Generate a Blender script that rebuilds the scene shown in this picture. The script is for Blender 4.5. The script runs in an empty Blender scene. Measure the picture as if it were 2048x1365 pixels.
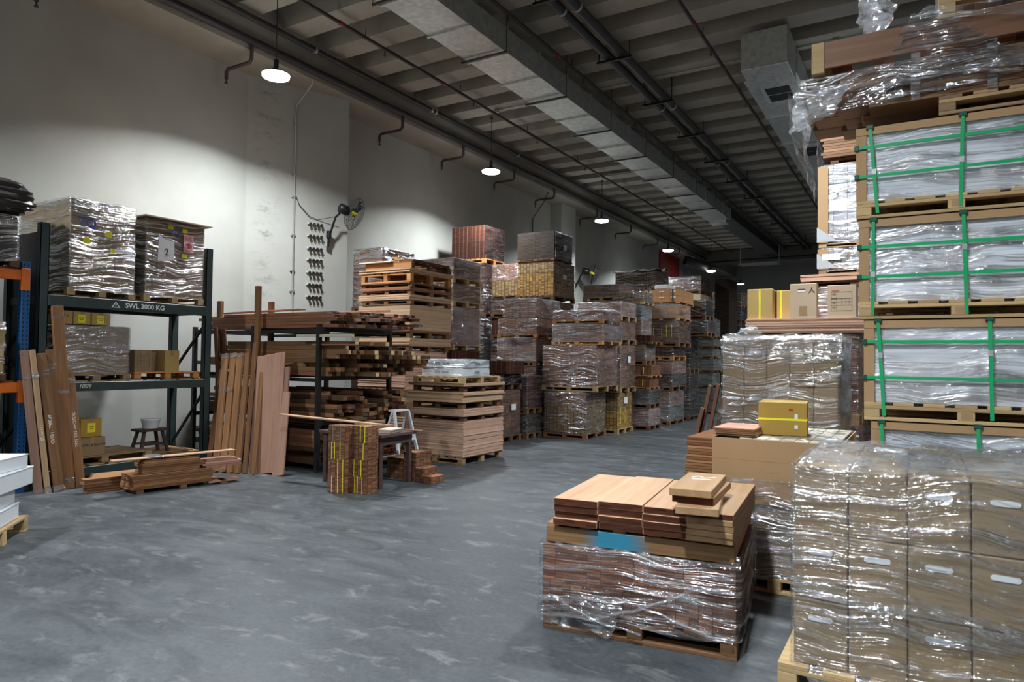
import bpy, math, random
from mathutils import Vector, Matrix, noise
random.seed(7)
SC = bpy.context.scene
COL = SC.collection

# ------------------------------------------------------------------ camera
def make_camera():
    pit, yaw, rol = math.radians(1.447), math.radians(-30.942), math.radians(0.688)
    cp, sp, cy, sy = math.cos(pit), math.sin(pit), math.cos(yaw), math.sin(yaw)
    F = Vector((sy*cp, cy*cp, sp)); r = Vector((cy, -sy, 0)); u = r.cross(F)
    R = r*math.cos(rol) + u*math.sin(rol); U = -r*math.sin(rol) + u*math.cos(rol)
    cd = bpy.data.cameras.new('camera'); cd.lens = 24; cd.sensor_width = 36
    cd.clip_end = 200
    cd.dof.use_dof = True; cd.dof.focus_distance = 9.0; cd.dof.aperture_fstop = 3.5
    cam = bpy.data.objects.new('camera', cd); COL.objects.link(cam)
    cam.matrix_world = Matrix(((R.x, U.x, -F.x, 0), (R.y, U.y, -F.y, 0), (R.z, U.z, -F.z, 1.65), (0, 0, 0, 1)))
    SC.camera = cam
make_camera()

# ------------------------------------------------------------------ world, exposure, render look
w = bpy.data.worlds.new('world'); SC.world = w; w.use_nodes = True
w.node_tree.nodes['Background'].inputs[0].default_value = (0.10, 0.11, 0.12, 1)
w.node_tree.nodes['Background'].inputs[1].default_value = 0.3
SC.view_settings.view_transform = 'Standard'
SC.view_settings.look = 'None'
SC.view_settings.gamma = 1
SC.view_settings.use_curve_mapping = False
SC.view_settings.exposure = 0.0
SC.cycles.use_denoising = True
SC.cycles.max_bounces = 8
SC.cycles.transparent_max_bounces = 24
SC.cycles.sample_clamp_indirect = 6.0
SC.cycles.caustics_reflective = False
SC.cycles.caustics_refractive = False

LAMP_POWER = 275.0
LAMP_COLOR = (0.90, 0.96, 1.0)
LAMP_SPREAD = 142
# the hall's own high-bay lamps: the row along the left wall (in view) and the rows over the aisles
LAMP_Z = 6.13
LAMPS_SEEN = [(-8.86, 7.32), (-8.86, 13.7), (-8.86, 20.34), (-8.86, 27.1), (-9.0, 34.3), (-9.0, 40.8)]
LAMPS_OTHER = [(-8.86, 0.93), (-8.86, -5.5), (-1.45, -5.5), (-1.45, 0.93), (-1.45, 7.32), (-1.45, 13.7), (-1.45, 20.3), (-1.45, 27.1),
               (6.0, 0.93), (6.0, 7.32), (6.0, 13.7)]

# ------------------------------------------------------------------ node helpers
def new_mat(name):
    m = bpy.data.materials.new(name); m.use_nodes = True
    nt = m.node_tree; nt.nodes.clear()
    out = nt.nodes.new('ShaderNodeOutputMaterial')
    return m, nt, out
def N(nt, t, **kw):
    n = nt.nodes.new(t)
    for k, v in kw.items():
        if k == 'inp':
            for a, b in v.items(): n.inputs[a].default_value = b
        else: setattr(n, k, v)
    return n
def lk(nt, a, b): nt.links.new(a, b)
def ramp(nt, stops):
    r = nt.nodes.new('ShaderNodeValToRGB'); e = r.color_ramp.elements
    while len(e) < len(stops): e.new(0.5)
    for i, (p, c) in enumerate(stops):
        e[i].position = p; e[i].color = (c[0], c[1], c[2], 1)
    return r
def math_(nt, op, a=None, b=None, c=None, clamp=False):
    n = nt.nodes.new('ShaderNodeMath'); n.operation = op; n.use_clamp = clamp
    for i, v in enumerate((a, b, c)):
        if v is None: continue
        if hasattr(v, 'default_value') or hasattr(v, 'links'): nt.links.new(v, n.inputs[i])
        else: n.inputs[i].default_value = v
    return n.outputs[0]
def mixc(nt, fac, a, b, blend='MIX'):
    n = nt.nodes.new('ShaderNodeMix'); n.data_type = 'RGBA'; n.blend_type = blend
    for s, v in ((n.inputs[0], fac), (n.inputs[6], a), (n.inputs[7], b)):
        if hasattr(v, 'links'): nt.links.new(v, s)
        elif isinstance(v, (int, float)): s.default_value = v
        else: s.default_value = (v[0], v[1], v[2], 1)
    return n.outputs[2]
def coords(nt, scale=(1, 1, 1), src='Object', loc=(0, 0, 0)):
    tc = nt.nodes.new('ShaderNodeTexCoord'); mp = nt.nodes.new('ShaderNodeMapping')
    mp.inputs['Scale'].default_value = scale; mp.inputs['Location'].default_value = loc
    lk(nt, tc.outputs[src], mp.inputs[0]); return mp.outputs[0]
def noise_(nt, vec, scale=1, detail=3, rough=0.55, dist=0.0):
    n = nt.nodes.new('ShaderNodeTexNoise'); n.inputs['Scale'].default_value = scale
    n.inputs['Detail'].default_value = detail; n.inputs['Roughness'].default_value = rough
    n.inputs['Distortion'].default_value = dist
    lk(nt, vec, n.inputs['Vector']); return n.outputs['Fac']
def offset_random(nt, vec):
    oi = nt.nodes.new('ShaderNodeObjectInfo'); a = nt.nodes.new('ShaderNodeVectorMath'); a.operation = 'MULTIPLY_ADD'
    lk(nt, oi.outputs['Random'], a.inputs[0]); a.inputs[1].default_value = (37, 53, 71); lk(nt, vec, a.inputs[2])
    return a.outputs[0], oi.outputs['Random']
def principled(nt, out, base, rough=0.6, metal=0.0, spec=0.5, bump=None, bstr=0.3, bdist=0.01, rough_s=None):
    p = nt.nodes.new('ShaderNodeBsdfPrincipled')
    if hasattr(base, 'links'): lk(nt, base, p.inputs['Base Color'])
    else: p.inputs['Base Color'].default_value = (*base, 1)
    if rough_s is not None: lk(nt, rough_s, p.inputs['Roughness'])
    else: p.inputs['Roughness'].default_value = rough
    p.inputs['Metallic'].default_value = metal
    p.inputs['Specular IOR Level'].default_value = spec
    if bump is not None:
        b = nt.nodes.new('ShaderNodeBump'); b.inputs['Strength'].default_value = bstr; b.inputs['Distance'].default_value = bdist
        lk(nt, bump, b.inputs['Height']); lk(nt, b.outputs[0], p.inputs['Normal'])
    lk(nt, p.outputs[0], out.inputs[0]); return p

def plain(name, c, rough=0.6, metal=0.0, var=0.12, spec=0.5, scale=6):
    m, nt, out = new_mat(name)
    v, rnd = offset_random(nt, coords(nt))
    f = noise_(nt, v, scale, 4)
    col = ramp(nt, [(0.25, [x*(1-var) for x in c]), (0.75, [min(1, x*(1+var)) for x in c])])
    lk(nt, f, col.inputs[0])
    principled(nt, out, col.outputs[0], rough, metal, spec, bump=f, bstr=0.08)
    return m
def wood(name, c1, c2, axis='x', rough=0.6, ring=1.0, rnd_amt=0.35, spec=0.35):
    """grain running along the board; each board differs a little"""
    m, nt, out = new_mat(name)
    s = {'x': (1.2, 22, 22), 'y': (22, 1.2, 22), 'z': (22, 22, 1.2)}[axis]
    v, rnd = offset_random(nt, coords(nt, s))
    f = noise_(nt, v, 1.0, 5, 0.6, 0.6*ring)
    s2 = tuple(x*0.22 for x in s)
    v2, _ = offset_random(nt, coords(nt, s2))
    g = noise_(nt, v2, 1.0, 2, 0.5, 1.0)
    fac = math_(nt, 'ADD', math_(nt, 'MULTIPLY', f, 0.6), math_(nt, 'MULTIPLY', g, 0.4))
    col = ramp(nt, [(0.32, c1), (0.68, c2)]); lk(nt, fac, col.inputs[0])
    k = math_(nt, 'MULTIPLY_ADD', rnd, rnd_amt*2, 1-rnd_amt)
    hs = nt.nodes.new('ShaderNodeHueSaturation'); lk(nt, col.outputs[0], hs.inputs['Color']); lk(nt, k, hs.inputs['Value'])
    principled(nt, out, hs.outputs[0], rough, 0, spec, bump=f, bstr=0.25, bdist=0.003)
    return m
def packs(name, c1, c2, pz=0.016, ph=0.14, gap=(0.03, 0.02, 0.018), wz=0.10, wh=0.03, string=None, string_col=(0.75, 0.25, 0.25), rough=0.55, hv=0.5):
    """ends and edges of stacked boards: courses pz high, joints every ph, each board its own tone"""
    m, nt, out = new_mat(name)
    v0 = coords(nt); sep = nt.nodes.new('ShaderNodeSeparateXYZ'); lk(nt, v0, sep.inputs[0])
    oi = nt.nodes.new('ShaderNodeObjectInfo')
    u = math_(nt, 'ADD', sep.outputs[0], sep.outputs[1]); u = math_(nt, 'ADD', u, 20.0)
    z = sep.outputs[2]
    uz = math_(nt, 'DIVIDE', z, pz); uh = math_(nt, 'DIVIDE', u, ph)
    cz = math_(nt, 'FLOOR', uz); ch = math_(nt, 'FLOOR', uh)
    fz = math_(nt, 'FRACT', uz); fh = math_(nt, 'FRACT', uh)
    cmb = nt.nodes.new('ShaderNodeCombineXYZ'); lk(nt, cz, cmb.inputs[0]); lk(nt, ch, cmb.inputs[1])
    lk(nt, math_(nt, 'MULTIPLY', oi.outputs['Random'], 91.0), cmb.inputs[2])
    wn = nt.nodes.new('ShaderNodeTexWhiteNoise'); lk(nt, cmb.outputs[0], wn.inputs['Vector'])
    v, _ = offset_random(nt, coords(nt, (5, 5, 60)))
    g = noise_(nt, v, 1.0, 3)
    fac = math_(nt, 'ADD', math_(nt, 'MULTIPLY', wn.outputs[0], hv), math_(nt, 'MULTIPLY', g, 1-hv))
    col = ramp(nt, [(0.1, c1), (0.85, c2)]); lk(nt, fac, col.inputs[0])
    lz = math_(nt, 'LESS_THAN', fz, wz); lh = math_(nt, 'LESS_THAN', fh, wh)
    line = math_(nt, 'MAXIMUM', lz, lh)
    geo = nt.nodes.new('ShaderNodeNewGeometry'); sn = nt.nodes.new('ShaderNodeSeparateXYZ')
    lk(nt, geo.outputs['Normal'], sn.inputs[0])
    side = math_(nt, 'LESS_THAN', math_(nt, 'ABSOLUTE', sn.outputs[2]), 0.7)
    line = math_(nt, 'MULTIPLY', line, side)
    c = mixc(nt, math_(nt, 'MULTIPLY', line, 0.85), col.outputs[0], gap)
    if string:
        fs = math_(nt, 'FRACT', math_(nt, 'DIVIDE', math_(nt, 'ADD', u, 0.05), string))
        ls = math_(nt, 'MULTIPLY', math_(nt, 'LESS_THAN', fs, 0.006/string), side)
        c = mixc(nt, math_(nt, 'MULTIPLY', ls, 0.8), c, string_col)
    k = math_(nt, 'MULTIPLY_ADD', oi.outputs['Random'], 0.3, 0.85)
    hs = nt.nodes.new('ShaderNodeHueSaturation'); lk(nt, c, hs.inputs['Color']); lk(nt, k, hs.inputs['Value'])
    principled(nt, out, hs.outputs[0], rough+0.12, 0, 0.18, bump=math_(nt, 'SUBTRACT', 1.0, line), bstr=0.5, bdist=0.004)
    return m
def film(name, haze=0.30, gloss=0.30, tint=(0.93, 0.94, 0.96), zs=70.0, hs=3.0, bstr=0.9, rough=0.16, milky=(0.80, 0.83, 0.87), midw=0.95):
    """clear stretch film: lets the load show, with haze where it doubles and streaky wrinkles that catch the lamps"""
    m, nt, out = new_mat(name)
    tc = nt.nodes.new('ShaderNodeTexCoord')
    oi = nt.nodes.new('ShaderNodeObjectInfo')
    off = nt.nodes.new('ShaderNodeVectorMath'); off.operation = 'MULTIPLY_ADD'
    lk(nt, oi.outputs['Random'], off.inputs[0]); off.inputs[1].default_value = (17, 23, 31); lk(nt, tc.outputs['Object'], off.inputs[2])
    warp = nt.nodes.new('ShaderNodeTexNoise'); warp.inputs['Scale'].default_value = 1.6; warp.inputs['Detail'].default_value = 1
    lk(nt, off.outputs[0], warp.inputs['Vector'])
    wv = nt.nodes.new('ShaderNodeVectorMath'); wv.operation = 'MULTIPLY_ADD'
    lk(nt, warp.outputs['Color'], wv.inputs[0]); wv.inputs[1].default_value = (0.0, 0.0, 0.28); lk(nt, off.outputs[0], wv.inputs[2])
    def st(scale, detail, rg):
        mp = nt.nodes.new('ShaderNodeMapping'); mp.inputs['Scale'].default_value = scale; lk(nt, wv.outputs[0], mp.inputs[0])
        return noise_(nt, mp.outputs[0], 1.0, detail, rg)
    fine = st((hs*1.3, hs*1.3, zs), 3, 0.55)
    crink = st((9, 9, 15), 3, 0.6)
    band = st((0.9, 0.9, 8.0), 2, 0.5)
    big = st((1.1, 1.1, 1.7), 2, 0.5)
    mid = st((1.7, 1.7, 21.0), 3, 0.55)
    bmp = math_(nt, 'ADD', math_(nt, 'ADD', math_(nt, 'MULTIPLY', fine, 0.38), math_(nt, 'MULTIPLY', mid, midw)), math_(nt, 'MULTIPLY', crink, 0.45))
    b = nt.nodes.new('ShaderNodeBump'); b.inputs['Strength'].default_value = bstr; b.inputs['Distance'].default_value = 0.040
    lk(nt, bmp, b.inputs['Height'])
    gl = nt.nodes.new('ShaderNodeBsdfGlossy'); gl.inputs['Roughness'].default_value = rough; gl.inputs['Color'].default_value = (0.95, 0.97, 1, 1)
    lk(nt, b.outputs[0], gl.inputs['Normal'])
    df = nt.nodes.new('ShaderNodeBsdfDiffuse'); df.inputs['Color'].default_value = (*milky, 1)
    tl = nt.nodes.new('ShaderNodeBsdfTranslucent'); tl.inputs['Color'].default_value = (*milky, 1)
    dm = nt.nodes.new('ShaderNodeMixShader'); dm.inputs[0].default_value = 0.4; lk(nt, df.outputs[0], dm.inputs[1]); lk(nt, tl.outputs[0], dm.inputs[2])
    tr = nt.nodes.new('ShaderNodeBsdfTransparent'); tr.inputs[0].default_value = (*tint, 1)
    hz = nt.nodes.new('ShaderNodeMapRange'); lk(nt, math_(nt, 'ADD', math_(nt, 'MULTIPLY', band, 0.45), math_(nt, 'ADD', math_(nt, 'MULTIPLY', fine, 0.25), math_(nt, 'MULTIPLY', big, 0.3))), hz.inputs[0])
    hz.inputs[1].default_value = 0.44; hz.inputs[2].default_value = 0.66; hz.inputs[3].default_value = haze*0.12; hz.inputs[4].default_value = haze
    m1 = nt.nodes.new('ShaderNodeMixShader'); lk(nt, hz.outputs[0], m1.inputs[0]); lk(nt, tr.outputs[0], m1.inputs[1]); lk(nt, dm.outputs[0], m1.inputs[2])
    gf = nt.nodes.new('ShaderNodeMapRange'); lk(nt, math_(nt, 'ADD', math_(nt, 'MULTIPLY', fine, 0.5), math_(nt, 'MULTIPLY', mid, 0.5)), gf.inputs[0]); gf.inputs[1].default_value = 0.48; gf.inputs[2].default_value = 0.58
    gf.inputs[3].default_value = gloss*0.05; gf.inputs[4].default_value = gloss
    m2 = nt.nodes.new('ShaderNodeMixShader'); lk(nt, gf.outputs[0], m2.inputs[0]); lk(nt, m1.outputs[0], m2.inputs[1]); lk(nt, gl.outputs[0], m2.inputs[2])
    lk(nt, m2.outputs[0], out.inputs[0])
    return m

# ------------------------------------------------------------------ materials
M = {}
def build_materials():
    # concrete floor: bluish grey, pale scuffs, dark damp-looking patches
    m, nt, out = new_mat('concrete floor')
    v = coords(nt, src='Object')
    big = noise_(nt, v, 0.45, 5, 0.6, 0.6)
    mp = coords(nt, (1.0, 2.2, 1)); mid = noise_(nt, mp, 1.7, 6, 0.65, 0.8)
    mp2 = coords(nt, (1.6, 3.0, 1)); scuff = noise_(nt, mp2, 1.9, 8, 0.68, 0.6)
    fine = noise_(nt, v, 28, 4, 0.7)
    base = ramp(nt, [(0.34, (0.024, 0.029, 0.033)), (0.50, (0.050, 0.058, 0.065)), (0.64, (0.095, 0.106, 0.114))])
    lk(nt, math_(nt, 'ADD', math_(nt, 'MULTIPLY', big, 0.5), math_(nt, 'MULTIPLY', mid, 0.5)), base.inputs[0])
    sr = ramp(nt, [(0.555, (0, 0, 0)), (0.66, (1, 1, 1))]); lk(nt, scuff, sr.inputs[0])
    c = mixc(nt, math_(nt, 'MULTIPLY', sr.outputs[0], 0.55), base.outputs[0], (0.22, 0.225, 0.22))
    # dark round patches near the middle of the aisle
    vo = nt.nodes.new('ShaderNodeTexVoronoi'); vo.inputs['Scale'].default_value = 0.9
    lk(nt, coords(nt, (0.8, 1.5, 1)), vo.inputs['Vector'])
    dr = ramp(nt, [(0.08, (1, 1, 1)), (0.30, (0, 0, 0))]); lk(nt, math_(nt, 'ADD', vo.outputs['Distance'], math_(nt, 'MULTIPLY', mid, 0.3)), dr.inputs[0])
    dr.color_ramp.elements[0].position = 0.17; dr.color_ramp.elements[1].position = 0.42
    c = mixc(nt, math_(nt, 'MULTIPLY', dr.outputs[0], 0.45), c, (0.024, 0.027, 0.031))
    c = mixc(nt, 0.25, c, ramp_of(nt, fine, (0.03, 0.033, 0.036), (0.15, 0.16, 0.165)))
    rr = nt.nodes.new('ShaderNodeMapRange'); lk(nt, mid, rr.inputs[0]); rr.inputs[1].default_value = 0.3; rr.inputs[2].default_value = 0.7; rr.inputs[3].default_value = 0.38; rr.inputs[4].default_value = 0.62
    principled(nt, out, c, rough_s=rr.outputs[0], spec=0.4, bump=math_(nt, 'ADD', fine, scuff), bstr=0.12, bdist=0.01)
    M['floor'] = m
    # painted wall: grey-white, streaks of dirt
    m, nt, out = new_mat('painted wall')
    v = coords(nt); f = noise_(nt, v, 0.5, 4); g = noise_(nt, coords(nt, (3, 3, 0.5)), 1.0, 5, 0.6)
    base = ramp(nt, [(0.3, (0.43, 0.425, 0.39)), (0.7, (0.52, 0.52, 0.48))]); lk(nt, math_(nt, 'ADD', math_(nt, 'MULTIPLY', f, 0.5), math_(nt, 'MULTIPLY', g, 0.5)), base.inputs[0])
    principled(nt, out, base.outputs[0], 0.75, spec=0.25, bump=noise_(nt, v, 12, 4), bstr=0.06)
    M['wall'] = m
    # the same wall with a stained corner seam
    m, nt, out = new_mat('stained wall')
    v = coords(nt)
    base = ramp(nt, [(0.3, (0.43, 0.425, 0.39)), (0.7, (0.52, 0.52, 0.48))]); lk(nt, noise_(nt, v, 0.7, 4), base.inputs[0])
    sp = nt.nodes.new('ShaderNodeSeparateXYZ'); lk(nt, v, sp.inputs[0])
    d = math_(nt, 'ABSOLUTE', math_(nt, 'SUBTRACT', sp.outputs[1], 8.72))
    d = math_(nt, 'SUBTRACT', 1.0, math_(nt, 'DIVIDE', d, 0.30), clamp=True)
    sn = noise_(nt, coords(nt, (2.2, 2.2, 5.5)), 1.0, 6, 0.75, 0.4)
    zw = math_(nt, 'ABSOLUTE', math_(nt, 'SUBTRACT', math_(nt, 'FRACT', math_(nt, 'DIVIDE', sp.outputs[2], 0.43)), 0.5))
    zw = math_(nt, 'SUBTRACT', 1.0, math_(nt, 'MULTIPLY', zw, 2.2), clamp=True)
    sr = ramp(nt, [(0.50, (0, 0, 0)), (0.64, (1, 1, 1))]); lk(nt, sn, sr.inputs[0])
    st = math_(nt, 'MULTIPLY', math_(nt, 'MULTIPLY', d, sr.outputs[0]), math_(nt, 'MULTIPLY_ADD', zw, 0.6, 0.3))
    c = mixc(nt, st, base.outputs[0], (0.10, 0.095, 0.075))
    principled(nt, out, c, 0.75, spec=0.25, bump=noise_(nt, v, 12, 4), bstr=0.06)
    M['wall_stained'] = m
    M['wall_dark'] = plain('dark wall', (0.40, 0.40, 0.39), 0.8, var=0.12, scale=0.6)
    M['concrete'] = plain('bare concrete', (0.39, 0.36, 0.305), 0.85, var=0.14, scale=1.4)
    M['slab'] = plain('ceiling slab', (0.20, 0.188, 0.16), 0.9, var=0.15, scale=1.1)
    # galvanised duct
    m, nt, out = new_mat('galvanised duct')
    v, _ = offset_random(nt, coords(nt)); vo = nt.nodes.new('ShaderNodeTexVoronoi'); vo.inputs['Scale'].default_value = 14; lk(nt, v, vo.inputs['Vector'])
    c = ramp(nt, [(0.0, (0.50, 0.52, 0.51)), (1.0, (0.72, 0.73, 0.70))]); lk(nt, vo.outputs['Color'], c.inputs[0])
    f = noise_(nt, coords(nt, (2, 14, 2)), 1.0, 3)
    principled(nt, out, c.outputs[0], 0.38, 0.6, bump=f, bstr=0.35, bdist=0.02)
    M['galv'] = m
    M['pipe_dark'] = plain('dark pipe', (0.055, 0.05, 0.05), 0.45, 0.3)
    M['pipe_rust'] = plain('brown pipe', (0.07, 0.05, 0.045), 0.5, 0.2)
    M['pipe_grey'] = plain('grey conduit', (0.45, 0.46, 0.45), 0.45, 0.4)
    M['red'] = plain('red paint', (0.42, 0.03, 0.02), 0.6)
    M['red_mark'] = plain('red clamp', (0.35, 0.03, 0.04), 0.6)
    M['black_metal'] = plain('black metal', (0.012, 0.013, 0.014), 0.4, 0.3)
    M['wire'] = plain('fan wire', (0.10, 0.10, 0.095), 0.4, 0.6)
    M['yellow'] = plain('yellow plastic', (0.85, 0.72, 0.02), 0.45, var=0.05)
    M['yellow_strap'] = plain('yellow strap', (0.88, 0.83, 0.03), 0.45, var=0.05)
    M['green_strap'] = plain('green strap', (0.01, 0.36, 0.13), 0.35, var=0.06)
    M['green_clip'] = plain('dark green clip', (0.01, 0.07, 0.045), 0.4)
    M['white_strap'] = plain('white strap', (0.75, 0.75, 0.7), 0.5)
    M['grey_strap'] = plain('grey strap', (0.16, 0.2, 0.2), 0.5)
    M['chalk'] = plain('chalk', (0.80, 0.78, 0.72), 0.9)
    M['ink'] = plain('ink', (0.02, 0.02, 0.03), 0.7)
    M['ink_blue'] = plain('blue ink', (0.03, 0.10, 0.50), 0.6)
    M['ink_red'] = plain('red ink', (0.70, 0.06, 0.10), 0.6)
    M['rack_green'] = plain('dark green rack paint', (0.030, 0.052, 0.050), 0.42, var=0.2)
    M['rack_black'] = plain('black rack paint', (0.012, 0.014, 0.015), 0.45, var=0.2)
    M['rack_blue'] = plain('blue rack paint', (0.015, 0.095, 0.27), 0.4)
    M['rack_orange'] = plain('orange rack paint', (0.80, 0.17, 0.015), 0.4)
    M['hole'] = plain('dark hole', (0.006, 0.006, 0.007), 0.8)
    M['steel'] = plain('brushed aluminium', (0.62, 0.64, 0.66), 0.35, 0.7)
    M['white_paint'] = plain('white painted metal', (0.72, 0.76, 0.78), 0.4, 0.1)
    M['tape'] = film('packing tape', 0.5, 0.5, zs=30, bstr=1.0, rough=0.12, milky=(0.62, 0.56, 0.50))
    M['paper'] = plain('white paper', (0.83, 0.83, 0.83), 0.7, var=0.03)
    M['label_yellow'] = plain('yellow label', (0.90, 0.80, 0.03), 0.5, var=0.04)
    M['label_pink'] = plain('pink sticker', (0.88, 0.62, 0.62), 0.6, var=0.04)
    M['white_hole'] = plain('white inner lining', (0.80, 0.81, 0.82), 0.7, var=0.03)
    # cardboard
    M['carton'] = plain('cardboard', (0.30, 0.212, 0.118), 0.75, var=0.07, scale=3, spec=0.25)
    M['carton_warm'] = plain('warm cardboard', (0.50, 0.34, 0.125), 0.72, var=0.06, scale=3, spec=0.3)
    M['carton_ochre'] = plain('ochre cardboard', (0.42, 0.27, 0.055), 0.6, var=0.05, scale=3, spec=0.35)
    M['carton_pale'] = plain('pale cardboard', (0.56, 0.43, 0.30), 0.75, var=0.06, scale=3, spec=0.25)
    M['carton_tan'] = plain('tan cardboard sheet', (0.40, 0.255, 0.135), 0.75, var=0.08, scale=2, spec=0.25)
    M['carton_tape'] = plain('brown tape', (0.36, 0.23, 0.12), 0.4, var=0.05)
    M['white_carton'] = plain('white carton', (0.74, 0.77, 0.80), 0.55, var=0.03)
    M['grey_card'] = plain('greyish card', (0.42, 0.44, 0.46), 0.6, var=0.05)
    M['foam'] = plain('white foam', (0.78, 0.82, 0.86), 0.7, var=0.04)
    M['orange_carton'] = plain('orange brown carton', (0.55, 0.27, 0.11), 0.6, var=0.1)
    M['black_film'] = film('black film', 0.92, 0.55, tint=(0.15, 0.14, 0.14), milky=(0.055, 0.048, 0.047), zs=26, bstr=1.0, rough=0.2)
    M['black_bag'] = plain('dark plastic sheet', (0.065, 0.058, 0.055), 0.22, 0, var=0.3)
    # stretch film, several degrees of cloudiness
    M['film'] = film('stretch film', 0.07, 0.60, zs=60, rough=0.11)
    M['film_clear'] = film('clear stretch film', 0.08, 0.75, zs=50, hs=2.4, bstr=1.0, rough=0.10)
    M['film_near'] = film('near stretch film', 0.13, 0.60, zs=100, hs=2.6, bstr=1.0, rough=0.10, midw=0.5)
    M['film_heavy'] = film('thick stretch film', 0.30, 0.70, zs=95, hs=2.2, bstr=1.0, rough=0.13, midw=0.5)
    M['film_cloud'] = film('cloudy film', 0.62, 0.50, zs=36, bstr=0.9, rough=0.15)
    M['film_torn'] = film('torn milky film', 0.90, 0.55, zs=34, hs=5, bstr=1.0, rough=0.14, milky=(0.86, 0.89, 0.93))
    M['film_crumple'] = film('crumpled film', 0.26, 0.60, zs=24, hs=7, bstr=1.0, rough=0.09)
    # boards
    M['pallet'] = wood('pallet wood', (0.24, 0.145, 0.07), (0.45, 0.30, 0.16), 'x', 0.75)
    M['pallet_y'] = wood('pallet wood lengthwise', (0.30, 0.19, 0.09), (0.52, 0.37, 0.20), 'y', 0.75)
    M['pallet_fresh'] = wood('fresh pallet wood', (0.38, 0.25, 0.12), (0.58, 0.42, 0.22), 'x', 0.75, rnd_amt=0.2)
    M['pallet_dark'] = wood('dark pallet wood', (0.09, 0.045, 0.022), (0.22, 0.11, 0.05), 'x', 0.75)
    M['pallet_orange'] = wood('orange pallet wood', (0.35, 0.15, 0.05), (0.55, 0.27, 0.10), 'x', 0.7)
    M['ply'] = packs('plywood edge', (0.42, 0.27, 0.16), (0.64, 0.45, 0.30), 0.0065, 50.0, (0.22, 0.13, 0.08), 0.12, 0.0, hv=0.35, rough=0.65)
    M['ply_pink'] = packs('pink plywood edge', (0.50, 0.30, 0.205), (0.68, 0.46, 0.345), 0.007, 50.0, (0.28, 0.15, 0.11), 0.12, 0.0, hv=0.4, rough=0.65)
    M['ply_red'] = packs('reddish plywood edge', (0.25, 0.10, 0.05), (0.40, 0.19, 0.10), 0.007, 50.0, (0.12, 0.05, 0.03), 0.12, 0.0, hv=0.4, rough=0.65)
    M['ply_face'] = wood('plywood face', (0.34, 0.18, 0.12), (0.47, 0.28, 0.20), 'z', 0.6, 2.5, 0.08)
    M['red_x'] = wood('red brown timber', (0.16, 0.065, 0.032), (0.32, 0.15, 0.08), 'x', 0.55)
    M['brown_x'] = wood('brown timber', (0.14, 0.070, 0.031), (0.31, 0.17, 0.08), 'x', 0.6)
    M['brown_y'] = wood('brown timber lengthwise', (0.20, 0.10, 0.045), (0.40, 0.22, 0.105), 'y', 0.6)
    M['brown_z'] = wood('upright brown timber', (0.135, 0.060, 0.025), (0.29, 0.145, 0.063), 'z', 0.5, rnd_amt=0.22)
    M['dark_z'] = wood('upright dark timber', (0.075, 0.030, 0.014), (0.19, 0.075, 0.030), 'z', 0.45, rnd_amt=0.2)
    M['pale_z'] = wood('upright pale timber', (0.38, 0.23, 0.12), (0.55, 0.37, 0.22), 'z', 0.6, rnd_amt=0.1)
    M['rose_z'] = wood('upright rose timber', (0.19, 0.10, 0.07), (0.32, 0.19, 0.14), 'z', 0.6, rnd_amt=0.1)
    M['dim_x'] = wood('dull timber', (0.065, 0.036, 0.018), (0.155, 0.092, 0.048), 'x', 0.65)
    M['rose_x'] = wood('rose timber', (0.36, 0.17, 0.12), (0.52, 0.29, 0.20), 'x', 0.6)
    M['peach_y'] = wood('peach planed board', (0.46, 0.26, 0.15), (0.64, 0.42, 0.27), 'y', 0.5, 1.5, 0.08)
    M['tan_y'] = wood('tan planed board', (0.30, 0.17, 0.08), (0.43, 0.27, 0.145), 'y', 0.5, 1.5, 0.08)
    M['board_end'] = packs('dark sawn ends', (0.016, 0.006, 0.004), (0.13, 0.040, 0.020), 0.02, 0.07, (0.03, 0.015, 0.012), 0.06, 0.0, hv=0.35)
    M['pale_end'] = plain('pale sawn end', (0.62, 0.46, 0.24), 0.8, var=0.2)
    M['cream_x'] = wood('cream board', (0.55, 0.47, 0.36), (0.68, 0.61, 0.49), 'y', 0.7, rnd_amt=0.1)
    M['table'] = wood('dark table wood', (0.045, 0.028, 0.025), (0.10, 0.06, 0.05), 'y', 0.5)
    M['slab_dark'] = plain('dark hardboard', (0.10, 0.075, 0.06), 0.7)
    # loads of packed boards
    M['p_decking'] = packs('rosy packed flooring', (0.19, 0.085, 0.058), (0.46, 0.27, 0.195), 0.021, 0.19, string=0.19)
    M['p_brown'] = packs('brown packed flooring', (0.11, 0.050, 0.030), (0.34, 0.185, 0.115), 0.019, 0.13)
    M['p_front'] = packs('striped packed flooring', (0.06, 0.020, 0.010), (0.36, 0.145, 0.070), 0.017, 0.285, wz=0.16, wh=0.01, hv=0.65)
    M['p_frontcol'] = packs('short packed flooring', (0.07, 0.03, 0.018), (0.25, 0.115, 0.065), 0.017, 0.09, wz=0.12, wh=0.05, hv=0.6)
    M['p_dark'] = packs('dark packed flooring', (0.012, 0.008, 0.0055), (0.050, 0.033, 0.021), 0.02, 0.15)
    M['p_red'] = packs('dark red packed flooring', (0.030, 0.011, 0.006), (0.085, 0.030, 0.017), 0.02, 0.12, string=0.12, string_col=(0.45, 0.16, 0.13))
    M['p_yellow'] = packs('ochre block flooring', (0.17, 0.075, 0.018), (0.46, 0.29, 0.10), 0.026, 0.085, wz=0.07, wh=0.13, hv=0.7)
    M['p_olive'] = packs('olive brown block flooring', (0.13, 0.075, 0.03), (0.36, 0.25, 0.12), 0.026, 0.085, wz=0.08, wh=0.13, hv=0.6)
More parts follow.
